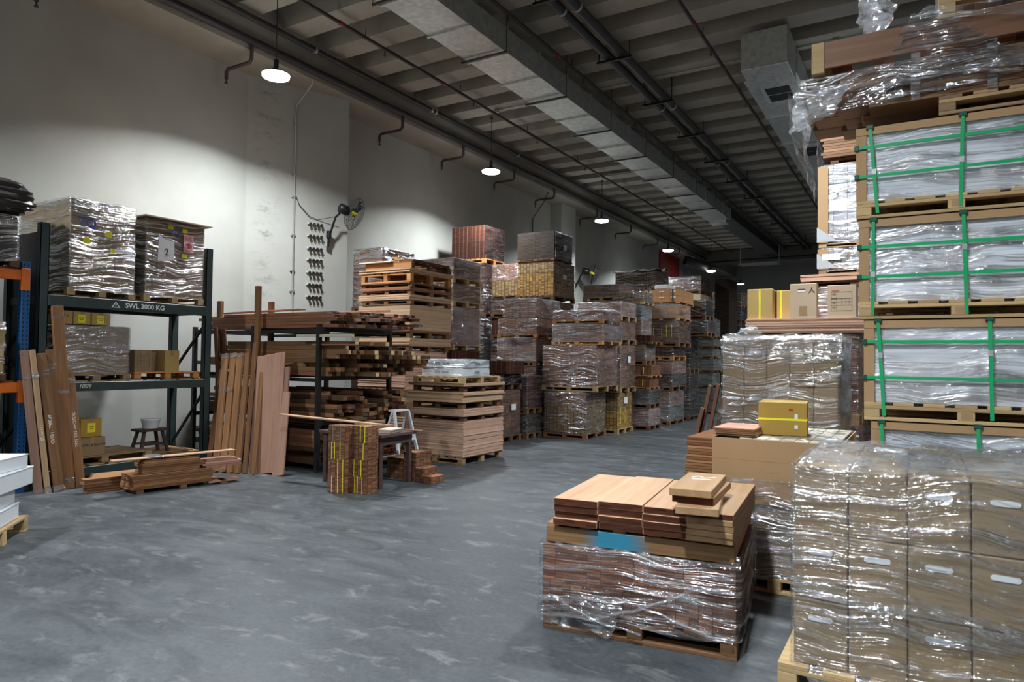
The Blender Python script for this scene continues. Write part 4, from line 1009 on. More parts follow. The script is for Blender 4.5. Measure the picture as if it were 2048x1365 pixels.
tiles('tall wrapped column of white boxed tiles left of the green-strapped crates', 3.08, 4.12, False)

# =================================================================== GREEN-STRAPPED CRATES AND THE BOARDS ON TOP
def crate(label, x0, y0, z0, z1, sv, sh, seed, tilt=0.0):
    W, D, H = 1.10, 1.12, z1-z0
    r = thing('strapped_crate', label, 'crate', (x0+W/2, y0+D/2, z0), 0, 'green-strapped white crates'); hx, hy = W/2, D/2; ph = 0.115
    pallet(-hx-0.005, hx+0.005, -hy-0.02, hy, 0, ph, 'pallet_fresh', r)
    n = 4; hh = (H-ph-0.022)/n
    for i in range(n): link('sheet_pack', boxmesh(W-0.05, D-0.03, hh-0.002, 'p_white', 0.003), r, (0.01, 0, ph+i*hh))
    # cardboard edge guards
    t = 0.006; b = MB()
    b.box(-hx, -hx+0.055, -hy-t, -hy, ph+0.0, H); b.box(-hx-t, -hx, -hy-t, -hy+0.055, ph, H)
    link('corner_guard', b.mesh('corner_guard', 'carton_tan'), r); b = MB(); b.box(hx-0.055, hx, -hy-t, -hy, ph, H); b.box(hx, hx+t, -hy-t, -hy+0.055, ph, H)
    link('corner_guard', b.mesh('corner_guard', 'carton_tan'), r)
    b = MB(); b.box(-hx, hx, -hy-t*1.6, -hy-t, H-0.055, H); b.box(-hx, hx, -hy-t*1.6, hy, H-t, H); link('top_guard', b.mesh('top_guard', 'carton_tan'), r)
    link('stretch_wrap', film_mesh(W-0.02, D-0.005, ph, H-0.05, seed, 0.008, False, 'film_heavy', step=0.04), r)
    for f in sh:
        z = ph+(H-ph)*f; b = MB(); q = -hy-0.018
        b.box(-hx-0.008, hx+0.008, q, q+0.003, z-0.010, z+0.010); b.box(-hx-0.011, -hx-0.008, q, hy, z-0.010, z+0.010)
        s = link('strap', b.mesh('strap', 'green_strap'), r)
        b = MB(); b.box(-hx-0.016, -hx+0.012, q-0.004, q+0.03, z-0.017, z+0.017, 0, 0.003); link('clip', b.mesh('clip', 'green_clip'), s)
    for (xt, xb) in sv:
        b = MB(); q = -hy-0.022
        b.beam((xb, q, 0.03), (xt, q, H+0.001), 0.020, 0.003, up=(0, 1, 0)); b.box(xt-0.01, xt+0.01, q, hy, H, H+0.003)
        s = link('strap', b.mesh('strap', 'green_strap'), r)
        b = MB(); b.box(xt-0.022, xt+0.022, q-0.005, q+0.03, H-0.022, H+0.006, 0, 0.003); link('clip', b.mesh('clip', 'green_clip'), s)
        zb = H*(0.35+0.3*random.random()); xm = xb+(xt-xb)*zb/H; b = MB(); b.box(xm-0.013, xm+0.013, q-0.004, q-0.001, zb, zb+0.035); link('buckle', b.mesh('buckle', 'steel'), s)
    for x in (0.0,):
        b = MB(); b.box(x-0.02, x+0.03, -hy-0.021, -hy-0.0205, 0.035, 0.065)
        k = MB(); k.box(x-0.026, x+0.034, -hy-0.0206, -hy-0.0203, 0.03, 0.07); link('stamp', k.mesh('stamp', 'carton_tape'), r)
    return r
Y0 = 5.02
crate('white crate with green straps, at the bottom, mostly behind the big carton pallet', -0.28, Y0, 0.0, 0.62, [(-0.46, -0.46), (0.02, 0.02)], [0.35, 0.75], 61)
crate('second white green-strapped crate from the floor, its lower part hidden', -0.275, Y0, 0.621, 1.278, [(-0.495, -0.475), (0.02, 0.03)], [0.42, 0.6], 62)
crate('third white green-strapped crate from the floor, beside the mid pallet', -0.315, Y0, 1.279, 1.93, [(-0.475, -0.44), (0.12, 0.13)], [0.30, 0.73], 63)
crate('fourth white green-strapped crate from the floor', -0.345, Y0, 1.931, 2.59, [(-0.47, -0.475), (0.02, 0.035)], [0.30, 0.66], 64)
crate('topmost white green-strapped crate, directly under the brown boards', -0.36, Y0, 2.591, 3.20, [(-0.475, -0.43), (0.035, 0.02)], [0.33, 0.72], 65)

def top_boards():
    z0 = 3.202
    r = thing('pallet_load', 'load of long brown boards in torn film on the topmost crate', 'pallet load', (0.3, 5.5, z0))
    pallet(-0.20, 1.0, -0.5, 0.55, 0, 0.12, 'pallet', r)
    n = 0
    for k in range(7):
        z = 0.122+k*0.036
        left = (-0.62, -0.66, -0.58, -0.80, -1.00, -1.02, -0.98)[k]
        for j in range(4):
            xl = left+random.uniform(-0.03, 0.03) + (0.25 if (k in (2, 3, 5) and j == 0) else 0); y = -0.5+j*0.26
            link('board', boxmesh(1.35-xl, 0.25, 0.034, 'red_x' if random.random() < .3 else 'brown_x', 0.002), r, ((1.35+xl)/2, y+0.13, z))
    # paper bands, film over the top
    for x in (-0.35, 0.05): b = MB(); b.box(x, x+0.05, -0.512, -0.505, 0.12, 0.43); link('tape_band', b.mesh('tape_band', 'tape'), r)
    def drape(*a, mat='film_clear', name='loose_film'): link(name, sheet(*a).mesh(name, mat), r)
    drape((-1.03, -0.53, 0.24), (1.3, -0.53, 0.22), (-1.0, -0.50, 0.385), (1.3, -0.47, 0.40), 90, 16, 0.022, 51, None, 3, mat='film_heavy')
    drape((-1.02, -0.525, 0.12), (0.2, -0.53, 0.17), (-1.03, -0.52, 0.30), (0.3, -0.52, 0.30), 60, 14, 0.03, 52, None, 4)
    drape((-1.03, -0.52, -0.14), (-1.02, 0.3, -0.30), (-1.08, -0.52, 0.30), (-1.05, 0.4, 0.33), 36, 36, 0.05, 53, None, 3.2, mat='film_torn', name='torn_film')
    drape((-1.08, -0.50, 0.02), (-0.78, -0.56, 0.10), (-1.04, -0.52, 0.30), (-0.70, -0.545, 0.30), 30, 30, 0.035, 55, None, 5, mat='film_torn', name='torn_film')
    drape((-1.03, -0.50, 0.38), (1.3, -0.47, 0.39), (-1.0, 0.5, 0.38), (1.3, 0.5, 0.39), 60, 24, 0.012, 57, None, 4)
    z1 = z0+0.122+7*0.036+0.02
    # pallet with a red-brown skirt on top of the boards
    q = thing('wooden_pallet', 'upturned pallet with a red brown skirt board, above the torn film', 'pallet', (0.3, 5.5, z1))
    b = MB(); b.box(-0.86, 1.3, -0.55, -0.53, 0.02, 0.20, 0, 0.003); link('skirt_board', b.mesh('skirt_board', 'red_x'), q)
    b = MB(); b.box(-0.93, -0.85, -0.56, 0.4, -0.01, 0.20, 0, 0.005); link('block', b.mesh('block', 'pallet_fresh'), q)
    b = MB(); b.box(-0.86, 1.3, 0.38, 0.40, 0.02, 0.20, 0, 0.003); link('skirt_board', b.mesh('skirt_board', 'red_x'), q)
    for i in range(8): b = MB(); b.box(-0.85+i*0.27, -0.72+i*0.27, -0.53, 0.38, 0.18, 0.20, 0, 0.002); link('deck_board', b.mesh('deck_board', 'brown_y'), q)
    b = sheet((-0.55, -0.60, -0.16), (0.30, -0.60, -0.20), (-0.35, -0.58, 0.25), (-0.20, -0.58, 0.25), 40, 36, 0.03, 59, None, 4); link('loose_film', b.mesh('loose_film', 'film_clear'), q)
    b = sheet((-0.35, -0.59, 0.22), (1.3, -0.60, -0.12), (-0.25, -0.58, 0.28), (1.3, -0.59, 0.0), 60, 10, 0.02, 60, None, 5); link('loose_film', b.mesh('loose_film', 'film_heavy'), q)
    # topmost load, cut by the frame
    z2 = z1+0.202
    l = load('highest wrapped load of dark boards at the upper right edge', 0.10, 1.45, 5.0, 6.0, z2, z2+0.65, 'p_plank', 'film_crumple', 'pallet_fresh', nx=1, ny=2, nz=3, ph=0.15, part='board_bundle')
    b = tuft(-1.02, -0.52, 0.0, 0.09, 0.26, 12); link('film_tuft', b.mesh('film_tuft', 'film_torn'), l)
top_boards()
# board bundle hanging over behind, resting on the tile column
def rear_boards():
    r = thing('pallet_load', 'bundle of brown boards on the tile column, sticking out below the torn film', 'pallet load', (-0.35, 9.7, 4.12))
    pallet(-0.62, 0.5, -0.35, 0.5, 0, 0.09, 'pallet_dark', r, fine=False)
    for k in range(27):
        for j in range(3):
            xl = -0.72+random.uniform(-.05, .04); link('board', boxmesh(1.0-xl, 0.28, 0.034, 'brown_x' if k % 3 else 'red_x', 0.002), r, ((1.0+xl)/2, -0.25+j*0.29, 0.09+k*0.036))
    b = sheet((-0.78, -0.30, -0.02), (-0.77, 0.5, 0.0), (-0.80, -0.30, 0.95), (-0.8, 0.5, 0.95), 24, 30, 0.04, 63, None, 4); link('torn_film', b.mesh('torn_film', 'film_cloud'), r)
rear_boards()

# =================================================================== LEFT: PALLET RACK
def rack():
    X0, X1, Ya, Yb = -9.95, -9.05, 4.13, 6.40
    r = thing('pallet_rack', 'dark green pallet rack with two beam levels, lettered SWL 3000 KG', 'rack', (0, 0, 0))
    def post(x, y, h=3.22):
        b = MB(); b.box(x-0.045, x+0.045, y-0.05, y-0.042, 0, h); b.box(x-0.045, x-0.037, y-0.05, y+0.05, 0, h); b.box(x+0.037, x+0.045, y-0.05, y+0.05, 0, h); b.box(x-0.045, x+0.045, y+0.042, y+0.05, 0, h)
        b.box(x-0.08, x+0.08, y-0.08, y+0.08, 0, 0.012); return b.mesh('upright', 'rack_green')
    for x in (X0+0.045, X1-0.045):
        for y in (Ya, Yb-0.05): link('upright', post(x, y), r)
    for z0, z1 in ((2.22, 2.355), (1.17, 1.285), (0.10, 0.215)):
        for x in (X1-0.02, X0+0.02):
            b = MB(); b.box(x-0.03, x+0.035, Ya+0.05, Yb-0.10, z0, z1, 0, 0.005); link('beam', b.mesh('beam', 'rack_green'), r)
        for y in (Ya, Yb-0.05):
            b = MB(); b.box(X0+0.06, X1-0.06, y-0.02, y+0.02, z0+0.02, z1-0.02, 0, 0.004); link('end_brace', b.mesh('end_brace', 'rack_green'), r)
        for i in range(9):
            y = Ya+0.12+i*0.24; b = MB(); b.box(X0+0.05, X1-0.03, y, y+0.19, z1, z1+0.018, 0, 0.003); link('shelf_board', b.mesh('shelf_board', 'pallet'), r)
    for y in (Ya, Yb-0.05):
        for za, zb in ((0.3, 1.1), (1.4, 2.1)):
            b = MB(); b.beam((X0+0.08, y, za), (X1-0.08, y, zb), 0.03, 0.03); link('diagonal_brace', b.mesh('diagonal_brace', 'rack_black'), r)
    b = MB(); b.box(X0+0.06, X1-0.09, Ya-0.012, Ya-0.006, 0.25, 3.12); link('end_panel', b.mesh('end_panel', 'rack_black'), r)
    # lettering on the beams
    xf = X1+0.0165
    t = text('SWL 3000 KG', 0.092, 'paper', r, (xf, 5.38, 2.285), AISLE, 'beam_lettering', bold=0.002)
    b = MB(); c = (4.98, 2.285)
    tri = [(-0.06, -0.035), (0.06, -0.035), (0.0, 0.045)]; tin = [(-0.036, -0.023), (0.036, -0.023), (0.0, 0.024)]
    vs = [(xf, c[0]+a, c[1]+z) for a, z in tri+tin]; b.add(vs, [(0, 1, 4, 3), (1, 2, 5, 4), (2, 0, 3, 5)]); b.box(xf, xf+0.001, c[0]-0.005, c[0]+0.005, c[1]-0.014, c[1]+0.010)
    link('warning_triangle', b.mesh('warning_triangle', 'paper'), r)
    text('1009', 0.075, 'chalk', r, (xf, 4.62, 1.232), AISLE, 'chalk_number', shear=0.3)
    return r
rack()
def rack_goods():
    zt = 2.375
    def shelf_load(label, y0, y1, z1, wrap, seed, w=0.86):
        H = z1-zt; x0, x1 = -10.35, -9.06  # unseen rear depth extended so the loads shade the wall behind
        r = thing('pallet_load', label, 'pallet load', ((x0+x1)/2, (y0+y1)/2, zt)); hx, hy = (x1-x0)/2, (y1-y0)/2
        pallet(-hx, hx, -hy, hy, 0, 0.09, 'pallet_fresh', r, fine=False)
        nz = 5; sz = (H-0.1)/nz
        for k in range(nz):
            for i in range(2):
                for j in range(3 if k % 2 else 2):
                    ny = 3 if k % 2 else 2; sy = (2*hy-0.03)/ny; link('carton', boxmesh(hx-0.012, sy-0.004, sz-0.003, 'carton', 0.005), r, (-hx/2 + i*hx, -hy+0.015+sy*(j+.5), 0.09+k*sz))
        link('stretch_wrap', film_mesh(2*hx, 2*hy, 0.06, H, seed, 0.010, True, wrap, 0.02, step=0.04), r)
        return r, hx, hy, H
    r, hx, hy, H = shelf_load('silvery film-wrapped carton load, the taller left one on top of the rack', 4.40, 5.25, 3.60, 'film_heavy', 71)
    for y, z, s in ((-0.22, 0.86, 0.09), (0.05, 0.98, 0.05)):
        b = MB(); b.box(hx+0.012, hx+0.014, y-0.04, y+0.04, z-0.2, z-0.12); link('label', b.mesh('label', 'label_yellow'), r)
    b = MB(); b.box(hx+0.014, hx+0.016, 0.12, 0.36, 0.60, 0.635); link('tape', b.mesh('tape', 'paper'), r)
    b = MB(); b.box(hx+0.014, hx+0.017, 0.08, 0.13, 0.585, 0.64); link('label', b.mesh('label', 'label_yellow'), r)
    text('TQ', 0.16, 'ink_blue', r, (hx+0.014, -0.22, 0.92), AISLE, 'blue_marking')
    r, hx, hy, H = shelf_load('film-wrapped carton load with a sheet numbered 2, right one on top of the rack', 5.37, 6.27, 3.52, 'film_heavy', 72)
    b = MB(); b.box(-hx-0.02, hx+0.03, -hy-0.03, hy+0.10, H+0.012, H+0.03); link('lid_board', b.mesh('lid_board', 'carton_pale'), r)
    b = MB(); b.add([(hx+0.018, -0.28, 0.56), (hx+0.018, -0.04, 0.60), (hx+0.018, -0.04, 0.86), (hx+0.018, -0.16, 0.87), (hx+0.018, -0.27, 0.93)], [(0, 1, 2, 3, 4)])
    p = link('paper_sheet', b.mesh('paper_sheet', 'paper'), r); text('2', 0.13, 'ink', p, (hx+0.0195, -0.15, 0.70), AISLE, 'number')
    b = MB(); b.box(hx+0.016, hx+0.018, 0.10, 0.25, 0.74, 0.99); p = link('do_not_stack_sticker', b.mesh('do_not_stack_sticker', 'label_pink'), r)
    text('DO NOT\nSTACK', 0.042, 'ink_red', p, (hx+0.0195, 0.175, 0.945), AISLE, 'sticker_text')
    b = MB(); b.tube([(hx+0.019, 0.175+0.052*math.cos(a), 0.825+0.052*math.sin(a)) for a in [i*math.pi/12 for i in range(24)]], 0.004, 5, closed=True)
    b.box(hx+0.018, hx+0.0195, 0.155, 0.195, 0.80, 0.86); b.beam((hx+0.02, 0.14, 0.79), (hx+0.02, 0.21, 0.86), 0.006, 0.003)
    link('sticker_symbol', b.mesh('sticker_symbol', 'ink_red'), p)
    for y, z in ((-0.10, 1.06), (0.12, 1.04), (0.12, 0.68)): b = MB(); b.box(hx+0.014, hx+0.0155, y-0.04, y+0.04, z-0.03, z+0.03); link('label', b.mesh('label', 'label_yellow'), r)
    text('T F', 0.13, 'ink_blue', r, (hx+0.014, -0.02, 0.98), AISLE, 'blue_marking')
    # middle level
    z0 = 1.303
    r = load('silver film-wrapped low load on the rack middle shelf, three boxes on top', -9.90, -9.08, 4.36, 5.22, z0, 2.0, 'carton', 'film_cloud', 'pallet', nx=2, ny=2, nz=2, ph=0.08, part='carton', amp=0.012)
    for i, (ya, yb, h, lb) in enumerate(((4.27, 4.49, 0.165, 'box with dark printed signs, left one on the silver wrapped load'), (4.50, 4.705, 0.155, 'box with yellow label, middle one on the silver wrapped load'), (4.72, 4.95, 0.15, 'box with yellow label, right one on the silver wrapped load'))):
        o = carton(lb, -9.45, -9.10, ya, yb, 2.012, 2.012+h, 'carton_warm', tape=True)
        if i: strip(o, 0.175, 0.1765, -0.05, 0.035, 0.02, 0.125, 'label_yellow', 'label'); text('WOOD\n18x90', 0.022, 'ink', o, (0.1775, -0.008, 0.075), AISLE, 'label_text')
        else: text('II O V', 0.05, 'ink', o, (0.1765, 0, 0.10), AISLE, 'printed_signs'); text('FLOORING', 0.022, 'ink_red', o, (0.1765, -0.02, 0.045), AISLE, 'red_text')
    pallet(-9.90, -9.08, 5.28, 6.24, z0, z0+0.10, 'pallet_orange', label='small orange-brown pallet on the rack middle shelf under two boxes', fine=True)
    o = carton('box with printed table, left one on the small pallet in the rack', -9.5, -9.12, 5.30, 5.54, z0+0.101, z0+0.40, 'carton'); x = 0.1915
    b = MB()
    for z in (0.06, 0.11, 0.15, 0.19, 0.23): b.box(x-0.001, x, -0.085, 0.085, z, z+0.002)
    for y in (-0.085, -0.04, 0.083): b.box(x-0.001, x, y, y+0.002, 0.06, 0.23)
    link('printed_frame', b.mesh('printed_frame', 'ink'), o)
    carton('plain box with worn red corner, middle one on the small pallet in the rack', -9.62, -9.30, 5.56, 5.72, z0+0.101, z0+0.38, 'carton')
    carton('plain light box, right one on the small pallet in the rack', -9.5, -9.11, 5.66+0.065, 5.94, z0+0.101, z0+0.40, 'carton_warm')
    # bottom level
    z0 = 0.234
    pallet(-9.9, -9.08, 4.30, 5.55, z0, z0+0.10, 'pallet', label='worn pallet on the rack bottom shelf under the four boxes')
    z0 += 0.101
    o = carton('upright box with big yellow label, lower rack shelf behind leaning boards', -9.45, -9.1, 4.34, 4.60, z0+0.215, z0+0.50, 'carton_warm'); strip(o, 0.175, 0.1765, -0.02, 0.09, 0.03, 0.13, 'label_yellow', 'label'); text('OAK\n100', 0.03, 'ink', o, (0.1775, 0.035, 0.08), AISLE, 'label_text')
    o = carton('box under the upright labelled box on the lower rack shelf', -9.45, -9.1, 4.33, 4.59, z0, z0+0.212, 'carton_ochre')
    o = carton('box printed with homes lettering on the lower rack shelf', -9.45, -9.1, 4.61, 4.93, z0, z0+0.235, 'carton'); text('HOMES & BEAUTÉ', 0.042, 'ink', o, (0.1765, 0, 0.14), AISLE, 'box_lettering')
    o = carton('small dark box with yellow label on top of the lettered box', -9.45, -9.14, 4.64, 4.90, z0+0.238, z0+0.47, 'carton_ochre'); strip(o, 0.155, 0.1565, -0.05, 0.05, 0.06, 0.18, 'label_yellow', 'label'); text('TEAK\n200', 0.028, 'ink', o, (0.1575, 0, 0.12), AISLE, 'label_text')
    for i in range(3): tag(bx('board', -9.85+i*0.2, -9.67+i*0.2, 5.0+i*0.1, 6.30, 0.338, 0.356, 'brown_y') if False else bx('board', -9.85+i*0.2, -9.67+i*0.2, 5.57, 6.30, 0.236, 0.256, 'brown_y'), ('back', 'middle', 'front')[i]+' flat board lying on the right part of the rack bottom shelf', 'board', 'boards on the rack bottom shelf')
    # stool and tub
    r = thing('step_stool', 'dark paint-worn wooden stool standing on the rack bottom shelf', 'stool', (-9.42, 5.72, 0.257))
    b = MB(); b.box(-0.13, 0.13, -0.20, 0.20, 0.30, 0.335, 0, 0.004); link('seat', b.mesh('seat', 'table'), r)
    for sx in (-1, 1):
        for sy in (-1, 1): b = MB(); b.beam((sx*0.12, sy*0.20, 0), (sx*0.08, sy*0.13, 0.30), 0.04, 0.03, up=(1, 0, 0)); link('leg', b.mesh('leg', 'table'), r)
    for sx in (-1, 1): b = MB(); b.beam((sx*0.105, -0.17, 0.12), (sx*0.105, 0.17, 0.12), 0.02, 0.03); link('stretcher', b.mesh('stretcher', 'table'), r)
    b = MB(); b.tube([(0, 0, 0), (0, 0, 0.10), (0, 0, 0.11), (0, 0, 0.13)], [0.10, 0.12, 0.13, 0.13], 24); b.cyl((0, 0, 0.13), 0.12, 0.004, 24)
    r = tag(link('paint_tub', b.mesh('paint_tub', 'foam'), None, (-9.44, 5.74, 0.594)), 'round pale grey tub with a lid on the dark stool', 'tub')
rack_goods()

def orange_rack():
    r = thing('pallet_rack', 'blue and orange pallet rack cut off by the left edge of the picture', 'rack', (0, 0, 0))
    X0, X1, Y = -9.95, -9.05, 3.94
    for x in (X0+0.05, X1-0.05):
        h = MB(); h.box(x-0.05, x+0.05, Y-0.045, Y+0.045, 0, 2.72, 0, 0.004)
        for k in range(50):
            for yy in (-0.022, 0.022): h.box(x+0.0495, x+0.051, Y+yy-0.006, Y+yy+0.006, 0.12+k*0.052, 0.145+k*0.052, 1)
            h.box(x-0.006, x+0.006, Y-0.0462, Y-0.0448, 0.12+k*0.052, 0.14+k*0.052, 1)
        link('upright', h.mesh('upright', ['rack_blue', 'hole']), r)
    for z0, z1 in ((2.50, 2.62), (1.18, 1.30)):
        for x in (X1-0.01, X0+0.01):
            b = MB(); b.box(x-0.04, x+0.01, Y-2.7, Y-0.05, z0, z1, 0, 0.006); bm = link('beam', b.mesh('beam', 'rack_orange'), r)
            b = MB(); b.box(x-0.03, x+0.015, Y-0.05, Y+0.04, z0-0.12, z1+0.02, 0, 0.004); link('connector', b.mesh('connector', 'rack_orange'), bm)
        for i in range(10): b = MB(); b.box(X0+0.02, X1-0.02, Y-0.30-i*0.25, Y-0.09-i*0.25, z1, z1+0.02, 0, 0.003); link('shelf_board', b.mesh('shelf_board', 'pallet_dark'), r)
    for k in range(4): b = MB(); b.beam((X0+0.05, Y, 0.3+k*0.55), (X1-0.05, Y, 0.85+k*0.55 if k % 2 == 0 else 0.3+k*0.55-0.55), 0.03, 0.03); link('diagonal_brace', b.mesh('diagonal_brace', 'rack_black'), r)
    b = MB(); b.box(X0-0.03, X0-0.02, Y-2.7, Y+0.05, 0.05, 2.62); link('shade_sheet', b.mesh('shade_sheet', 'rack_black'), r)  # black sheet added to stand in for the shadow behind the bay
    # goods on it
    load('film-wrapped carton load at the left edge, on the lower orange beams', -9.9, -9.0, 2.75, 3.74, 1.322, 2.0, 'carton_warm', 'film_clear', 'pallet_dark', nx=2, ny=2, nz=2, ph=0.09, part='carton', amp=0.03)
    def lump(label, x0, x1, y0, y1, z0, z1, sd, mat='black_film', solid='black_bag'):
        b = MB(); n, m = 60, 50; vs = []; fs = []
        for j in range(m+1):
            v = j/m*math.pi
            for i in range(n):
                u = i/n*2*math.pi; c = [math.copysign(abs(math.cos(u))**0.6, math.cos(u)), math.copysign(abs(math.sin(u))**0.6, math.sin(u))]
                s = math.sin(v)**0.55 if 0 < v < math.pi else 0
                p = Vector((c[0]*s, c[1]*s, -math.cos(v))); d = 1+0.10*noise.noise(p*2.3+Vector((sd, 0, 0)))+0.09*noise.noise(Vector((p.x*3, p.y*1.5, p.z*9+sd)))+0.035*noise.noise(Vector((p.x*9, p.y*5, p.z*22+sd)))
                vs.append(((x0+x1)/2+p.x*d*(x1-x0)/2, (y0+y1)/2+p.y*d*(y1-y0)/2, max(z0, (z0+z1)/2+p.z*d*(z1-z0)/2)))
        for j in range(m):
            for i in range(n): fs.append((j*n+i, j*n+(i+1) % n, (j+1)*n+(i+1) % n, (j+1)*n+i))
        b.add(vs, fs, 0, True); return tag(link('wrapped_bundle', b.mesh('wrapped_bundle', solid)), label, 'bundle')
    load('silver-grey film-wrapped dark load at the left edge above the orange beam', -9.9, -9.04, 2.85, 3.86, 2.642, 3.24, 'p_dark', 'film_heavy', 'pallet_dark', nx=1, ny=2, nz=2, ph=0.08, amp=0.03)
    lump('rounded dark plastic bundle on top, tapering over towards the rack', -9.8, -9.02, 2.9, 4.08, 3.245, 3.70, 5)
orange_rack()
# dark posts and screen of the bay between the racks

# =================================================================== LEANING BOARDS
def lean(label, p0, p1, w_, t, mat, name='leaning_board', cap=None, group=None, side=None, chalk=None, taped=()):
    p0, p1 = Vector(p0), Vector(p1); d = (p1-p0).normalized(); L = (p1-p0).length
    sd = Vector(side) if side else Vector((0, 1, 0)); sd = (sd-d*sd.dot(d)).normalized(); nn = sd.cross(d)
    m = Matrix(((sd.x, nn.x, d.x, p0.x), (sd.y, nn.y, d.y, p0.y), (sd.z, nn.z, d.z, p0.z), (0, 0, 0, 1)))
    b = MB(); b.box(-w_/2, w_/2, -t/2, t/2, 0, L, 0, 0.003)
    o = link(name, b.mesh(name, mat)); o.matrix_world = m; tag(o, label, 'board', group)
    for za, zb in taped:
        b = MB(); b.box(-w_/2-0.003, w_/2+0.003, -t/2-0.003, t/2+0.003, za*L, zb*L); link('tape', b.mesh('tape', 'tape'), o)
    if chalk:
        t_ = text(chalk[0], chalk[1], 'chalk', o, (0, t/2+0.001, L*chalk[2]), (0, 0, 0), 'chalk_writing', ex=0.0004)
        t_.rotation_euler = Matrix(((0, -1, 0), (0, 0, 1), (-1, 0, 0))).to_euler()
    return o
S1 = (0.15, 1, 0)
lean('greyish board, far left of the boards leaning on the racks', (-8.86, 4.05, 0), (-9.02, 3.92, 1.67), 0.085, 0.05, 'rose_z', side=S1, taped=((0.0, 0.03), (0.80, 0.84), (0.97, 1)))
lean('pale new-looking board with taped foot, second from left by the racks', (-8.82, 4.13, 0), (-8.98, 3.99, 1.68), 0.055, 0.05, 'pale_z', side=S1, taped=((0.0, 0.045), (0.80, 0.84)), chalk=('116 wc 70', 0.045, 0.42))
lean('brown board with chalk writing, third from left by the racks', (-8.80, 4.24, 0), (-9.00, 4.09, 1.64), 0.105, 0.06, 'brown_z', side=S1, taped=((0.0, 0.045), (0.83, 0.88)), chalk=('96.98FT - HEND', 0.05, 0.45))
lean('brown chalk-written board tight behind the third one by the racks', (-8.885, 4.30, 0), (-9.00, 4.20, 1.69), 0.10, 0.05, 'brown_z', side=S1, taped=((0.0, 0.03), (0.86, 0.90)))
lean('tallest brown board leaning before the green rack upright', (-8.90, 4.40, 0), (-9.02, 4.265, 2.22), 0.12, 0.07, 'brown_z', side=S1, taped=((0.03, 0.06), (0.52, 0.54), (0.93, 0.96)))
lean('shorter chalk-written red brown board leaning before the green rack shelves', (-8.86, 4.51, 0), (-8.98, 4.40, 1.42), 0.10, 0.07, 'brown_z', side=S1, taped=((0.0, 0.04), (0.90, 0.95)), chalk=('2KITCHN SKY 1097', 0.05, 0.5))

S2 = (1, 0.1, 0)
lean('dark thin board at the left end of the leaning planks by the timber rack', (-8.79, 6.22, 0), (-9.26, 6.76, 1.42), 0.09, 0.04, 'dark_z', side=S2)
lean('first taped brown plank of the leaning row by the timber rack', (-8.50, 6.13, 0), (-9.12, 6.70, 1.655), 0.10, 0.045, 'brown_z', side=S2, taped=((0.0, 0.02), (0.66, 0.70), (0.95, 1)))
lean('second taped brown plank of the leaning row by the timber rack', (-8.39, 6.17, 0), (-8.96, 6.73, 1.67), 0.10, 0.045, 'brown_z', side=S2, taped=((0.0, 0.02), (0.66, 0.70), (0.95, 1)))
lean('third brown plank of the leaning row by the timber rack', (-8.275, 6.20, 0), (-8.80, 6.73, 1.67), 0.10, 0.045, 'brown_z', side=S2, taped=((0.95, 1),))
lean('fourth brown plank of the leaning row by the timber rack', (-8.17, 6.235, 0), (-8.64, 6.74, 1.68), 0.09, 0.045, 'brown_z', side=S2)
lean('narrow tall reddish plank rising above the leaning row', (-8.06, 6.27, 0), (-8.50, 6.75, 1.83), 0.06, 0.04, 'brown_z', side=S2)
lean('wide pinkish plywood panel leaning on the timber rack', (-7.86, 6.41, 0), (-8.17, 6.775, 1.665), 0.52, 0.022, 'ply_face', name='plywood_board', side=S2)
lean('thin brown batten leaning in front of the wide pinkish panel', (-7.92, 6.30, 0), (-8.29, 6.72, 1.45), 0.07, 0.03, 'brown_z', side=S2)
lean('dark brown plank just right of the wide pinkish panel', (-7.625, 6.47, 0), (-7.86, 6.79, 1.48), 0.13, 0.03, 'rose_z', side=S2)
lean('short rosy board, rightmost of the leaning planks', (-7.56, 6.42, 0), (-7.79, 6.70, 1.12), 0.20, 0.025, 'ply_face', side=S2)
for x, y, z, h, lb in ((-9.75, 7.05, 2.52, 0.10, 'red brown post standing at the left end of the timber rack'), (-8.62, 6.88, 2.70, 0.085, 'tall pale brown post rising in front of the timber rack'), (-8.85, 7.32, 2.5, 0.085, 'short-showing post behind the tall pale one in the timber rack')):
    tag(bx('timber_post', x-h/2, x+h/2, y-0.03, y+0.03, 0, z, 'brown_z'), lb, 'post')
for i, (x, z) in enumerate(((-9.62, 2.08), (-9.42, 2.06))):
    lean(('left', 'right')[i]+' of two thin upright battens beside the red brown post', (x+0.25, 6.86, 0), (x, 6.88, z), 0.07, 0.03, 'dark_z', side=S2)

